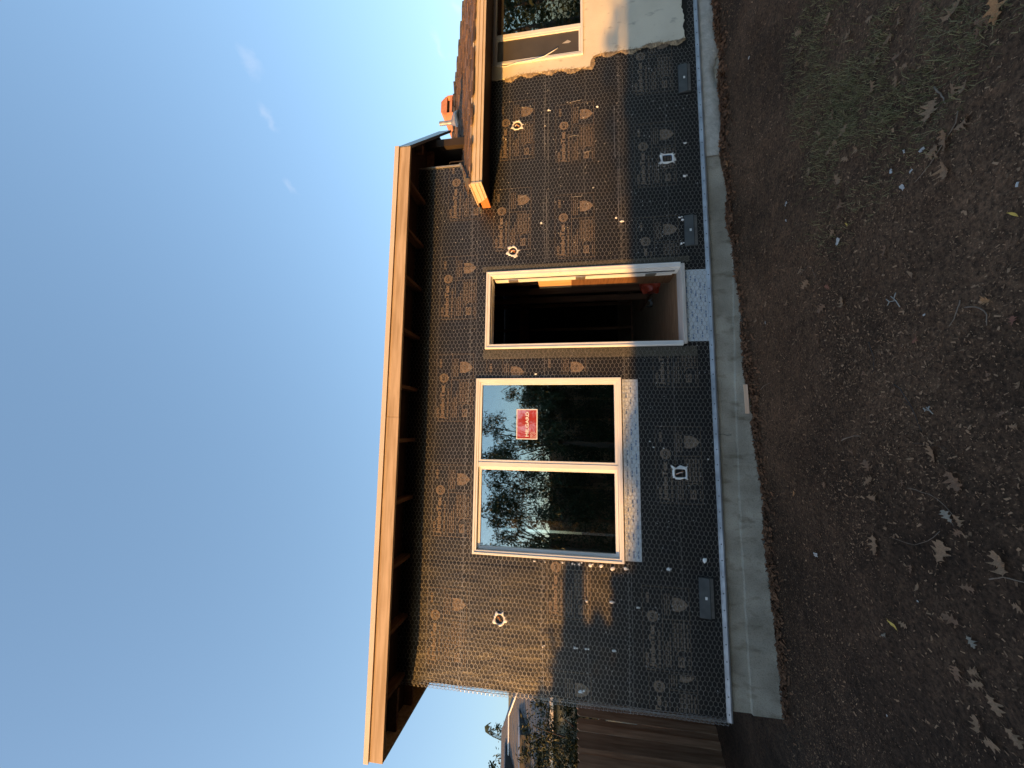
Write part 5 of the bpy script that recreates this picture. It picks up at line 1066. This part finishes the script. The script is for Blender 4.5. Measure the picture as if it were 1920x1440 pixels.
for i, (x, y, h, wd) in enumerate(((-8.2,-12.6,3.4,1.6),(-5.6,-12.9,3.9,1.8),(-2.9,-12.6,3.5,1.7),(-.4,-13.0,3.8,1.8),(2.2,-12.7,3.5,1.7),(5.0,-12.9,3.7,1.8))):
    plant('hedge_shrub', (x,y,-.2), clumps((x,y,h*.46),(wd,.9,h*.54), 44, 7500, .13, .5, .1, 60+i, .36), [([(x,y,-.2),(x+.1,y,h*.5),(x,y,h*.8)], .06, .02)], M['leaf2'], 'dense dark shrub mirrored low in the large window, '+['leftmost of the row','second from the left','third from the left','third from the right','second from the right','rightmost of the row'][i], 'shrub', 'shrubs reflected in the window')
def tree_open(base, top, seed, label):
    r = random.Random(seed); tr = []; cr_ = []; b = Vector(base)
    t0 = b+Vector((.1,.1,2.4)); tr.append(([tuple(b), tuple(b+Vector((.05,0,1.2))), tuple(t0)], .11, .07))
    for i in range(17):
        a = 6.283*i/17+r.uniform(-.3,.3); L = r.uniform(1.3, 3.4); rise = r.uniform(.8, top-2.6)
        p1 = t0+Vector((math.cos(a)*L*.35, math.sin(a)*L*.35, rise*.6)); p2 = t0+Vector((math.cos(a)*L*.8, math.sin(a)*L*.8, rise)); p3 = p2+Vector((math.cos(a)*L*.45, math.sin(a)*L*.45, -r.uniform(.2, .9)))
        tr.append(([tuple(t0), tuple(p1), tuple(p2), tuple(p3)], .028, .005))
        for k in range(9):
            f = r.uniform(.2, 1.0); q_ = (p1.lerp(p2, f) if k % 2 else p2.lerp(p3, f))+Vector((r.gauss(0,.15), r.gauss(0,.15), r.gauss(0,.12))); tw = q_+Vector((r.uniform(-.5,.5), r.uniform(-.5,.5), -r.uniform(.1,.7)))
            tr.append(([tuple(q_), tuple(q_.lerp(tw,.5)+Vector((0,0,.08))), tuple(tw)], .008, .003)); cr_.append((tuple(q_.lerp(tw,.5)), (.34,.34,.34), 46, .18, .24, 1.0, .6)); cr_.append((tuple(tw), (.22,.22,.26), 22, .18, .24, 1.2, .6))
    return plant('tree', base, cr_, tr, M['leaf2'], label, 'tree', 'trees reflected in the window')
tree_open((-4.6,-11.2,-.2), 6.6, 1, 'open drooping-leaved tree mirrored in the left window pane')
tree_open((-.6,-11.8,-.2), 7.4, 2, 'open drooping-leaved tree mirrored in the right window pane behind the sticker')
tree_open((2.8,-12.2,-.2), 6.6, 3, 'open drooping-leaved tree mirrored at the right edge of the window')
for i, (x, y, h, wd) in enumerate(((13.2,-7.0,5.4,1.9),(16.2,-8.6,6.0,2.2),(19.4,-10.4,5.6,2.4),(22.5,-12,5.6,2.4))):
    plant('added_mirror_tree', (x,y,-.2), clumps((x,y,h*.52),(wd,1.4,h*.5), 36, 4200, .15, .5, .2, 80+i, .34), [([(x,y,-.2),(x+.1,y,h*.4),(x,y,h*.8)], .12, .03)], M['leaf2'], 'dense tree mirrored in the old window beside the stucco, '+['nearest of the row','second in the row','third in the row','farthest of the row'][i], 'tree', 'trees added for the old window reflection')  # trees added so the old window mirrors dark leaves instead of sky
plant('dapple_shrub', (-8.2,-6.6,-.2), clumps((-8.0,-7.0,2.66),(1.3,.25,.26), 24, 620, .09, .45, .1, 31, .25), [([(-8.2,-6.6,-.2),(-8.2,-6.8,1.6),(-8.0,-7.0,2.7)], .03, .008)], M['leaf2'], 'thin shrub over the right half of the outbuilding ridge across the yard', 'shrub')  # unseen foliage added to soften the shade edge on the stucco
plant('added_shade_tree', (-28.0,-11.0,-.2), clumps((-27.6,-11,3.0),(4.6,1.5,2.8), 60, 7000, .22, .5, .1, 33, .3), [([(-28,-11,-.2),(-27.9,-11,2.0),(-27.5,-11,4.6)], .2, .05)], M['leaf2'], 'broad dense tree across the yard that shades the board fence', 'tree')  # unseen tree added to keep sun off the pickets
plant('added_shade_tree', (-20.5,3.2,-.2), clumps((-20.5,3.2,3.2),(3.6,4.2,2.6), 50, 5200, .22, .5, .1, 35, .3), [([(-20.5,3.2,-.2),(-20.4,3.2,2.0),(-20.2,3.2,4.4)], .2, .05)], M['leaf2'], 'dense tree far to the left that shades the neighbouring roof', 'tree')  # unseen tree added to keep sun off the neighbouring house
bf = empty('added_back_fence', (0, -14.6, 0)); tag(bf, 'tall board fence added behind the reflected shrubs to darken the mirrored horizon', 'fence')  # fence added to block the bright horizon in the mirrored view
mb = MB(); mb.box(-.148, .148, -.01, .01, -.2, 2.9); bk = mb.mesh('fence_board', M['fence'])
for i in range(84): o = link('fence_board', bk, bf, (-13+i*.297, .012*(i % 2), random.uniform(-.02, .02)))
for z in (.4, 2.2): mb = MB(); mb.box(-13.2, 12, -.07, -.025, z, z+.09); mb.build('rail', M['fence'], bf)
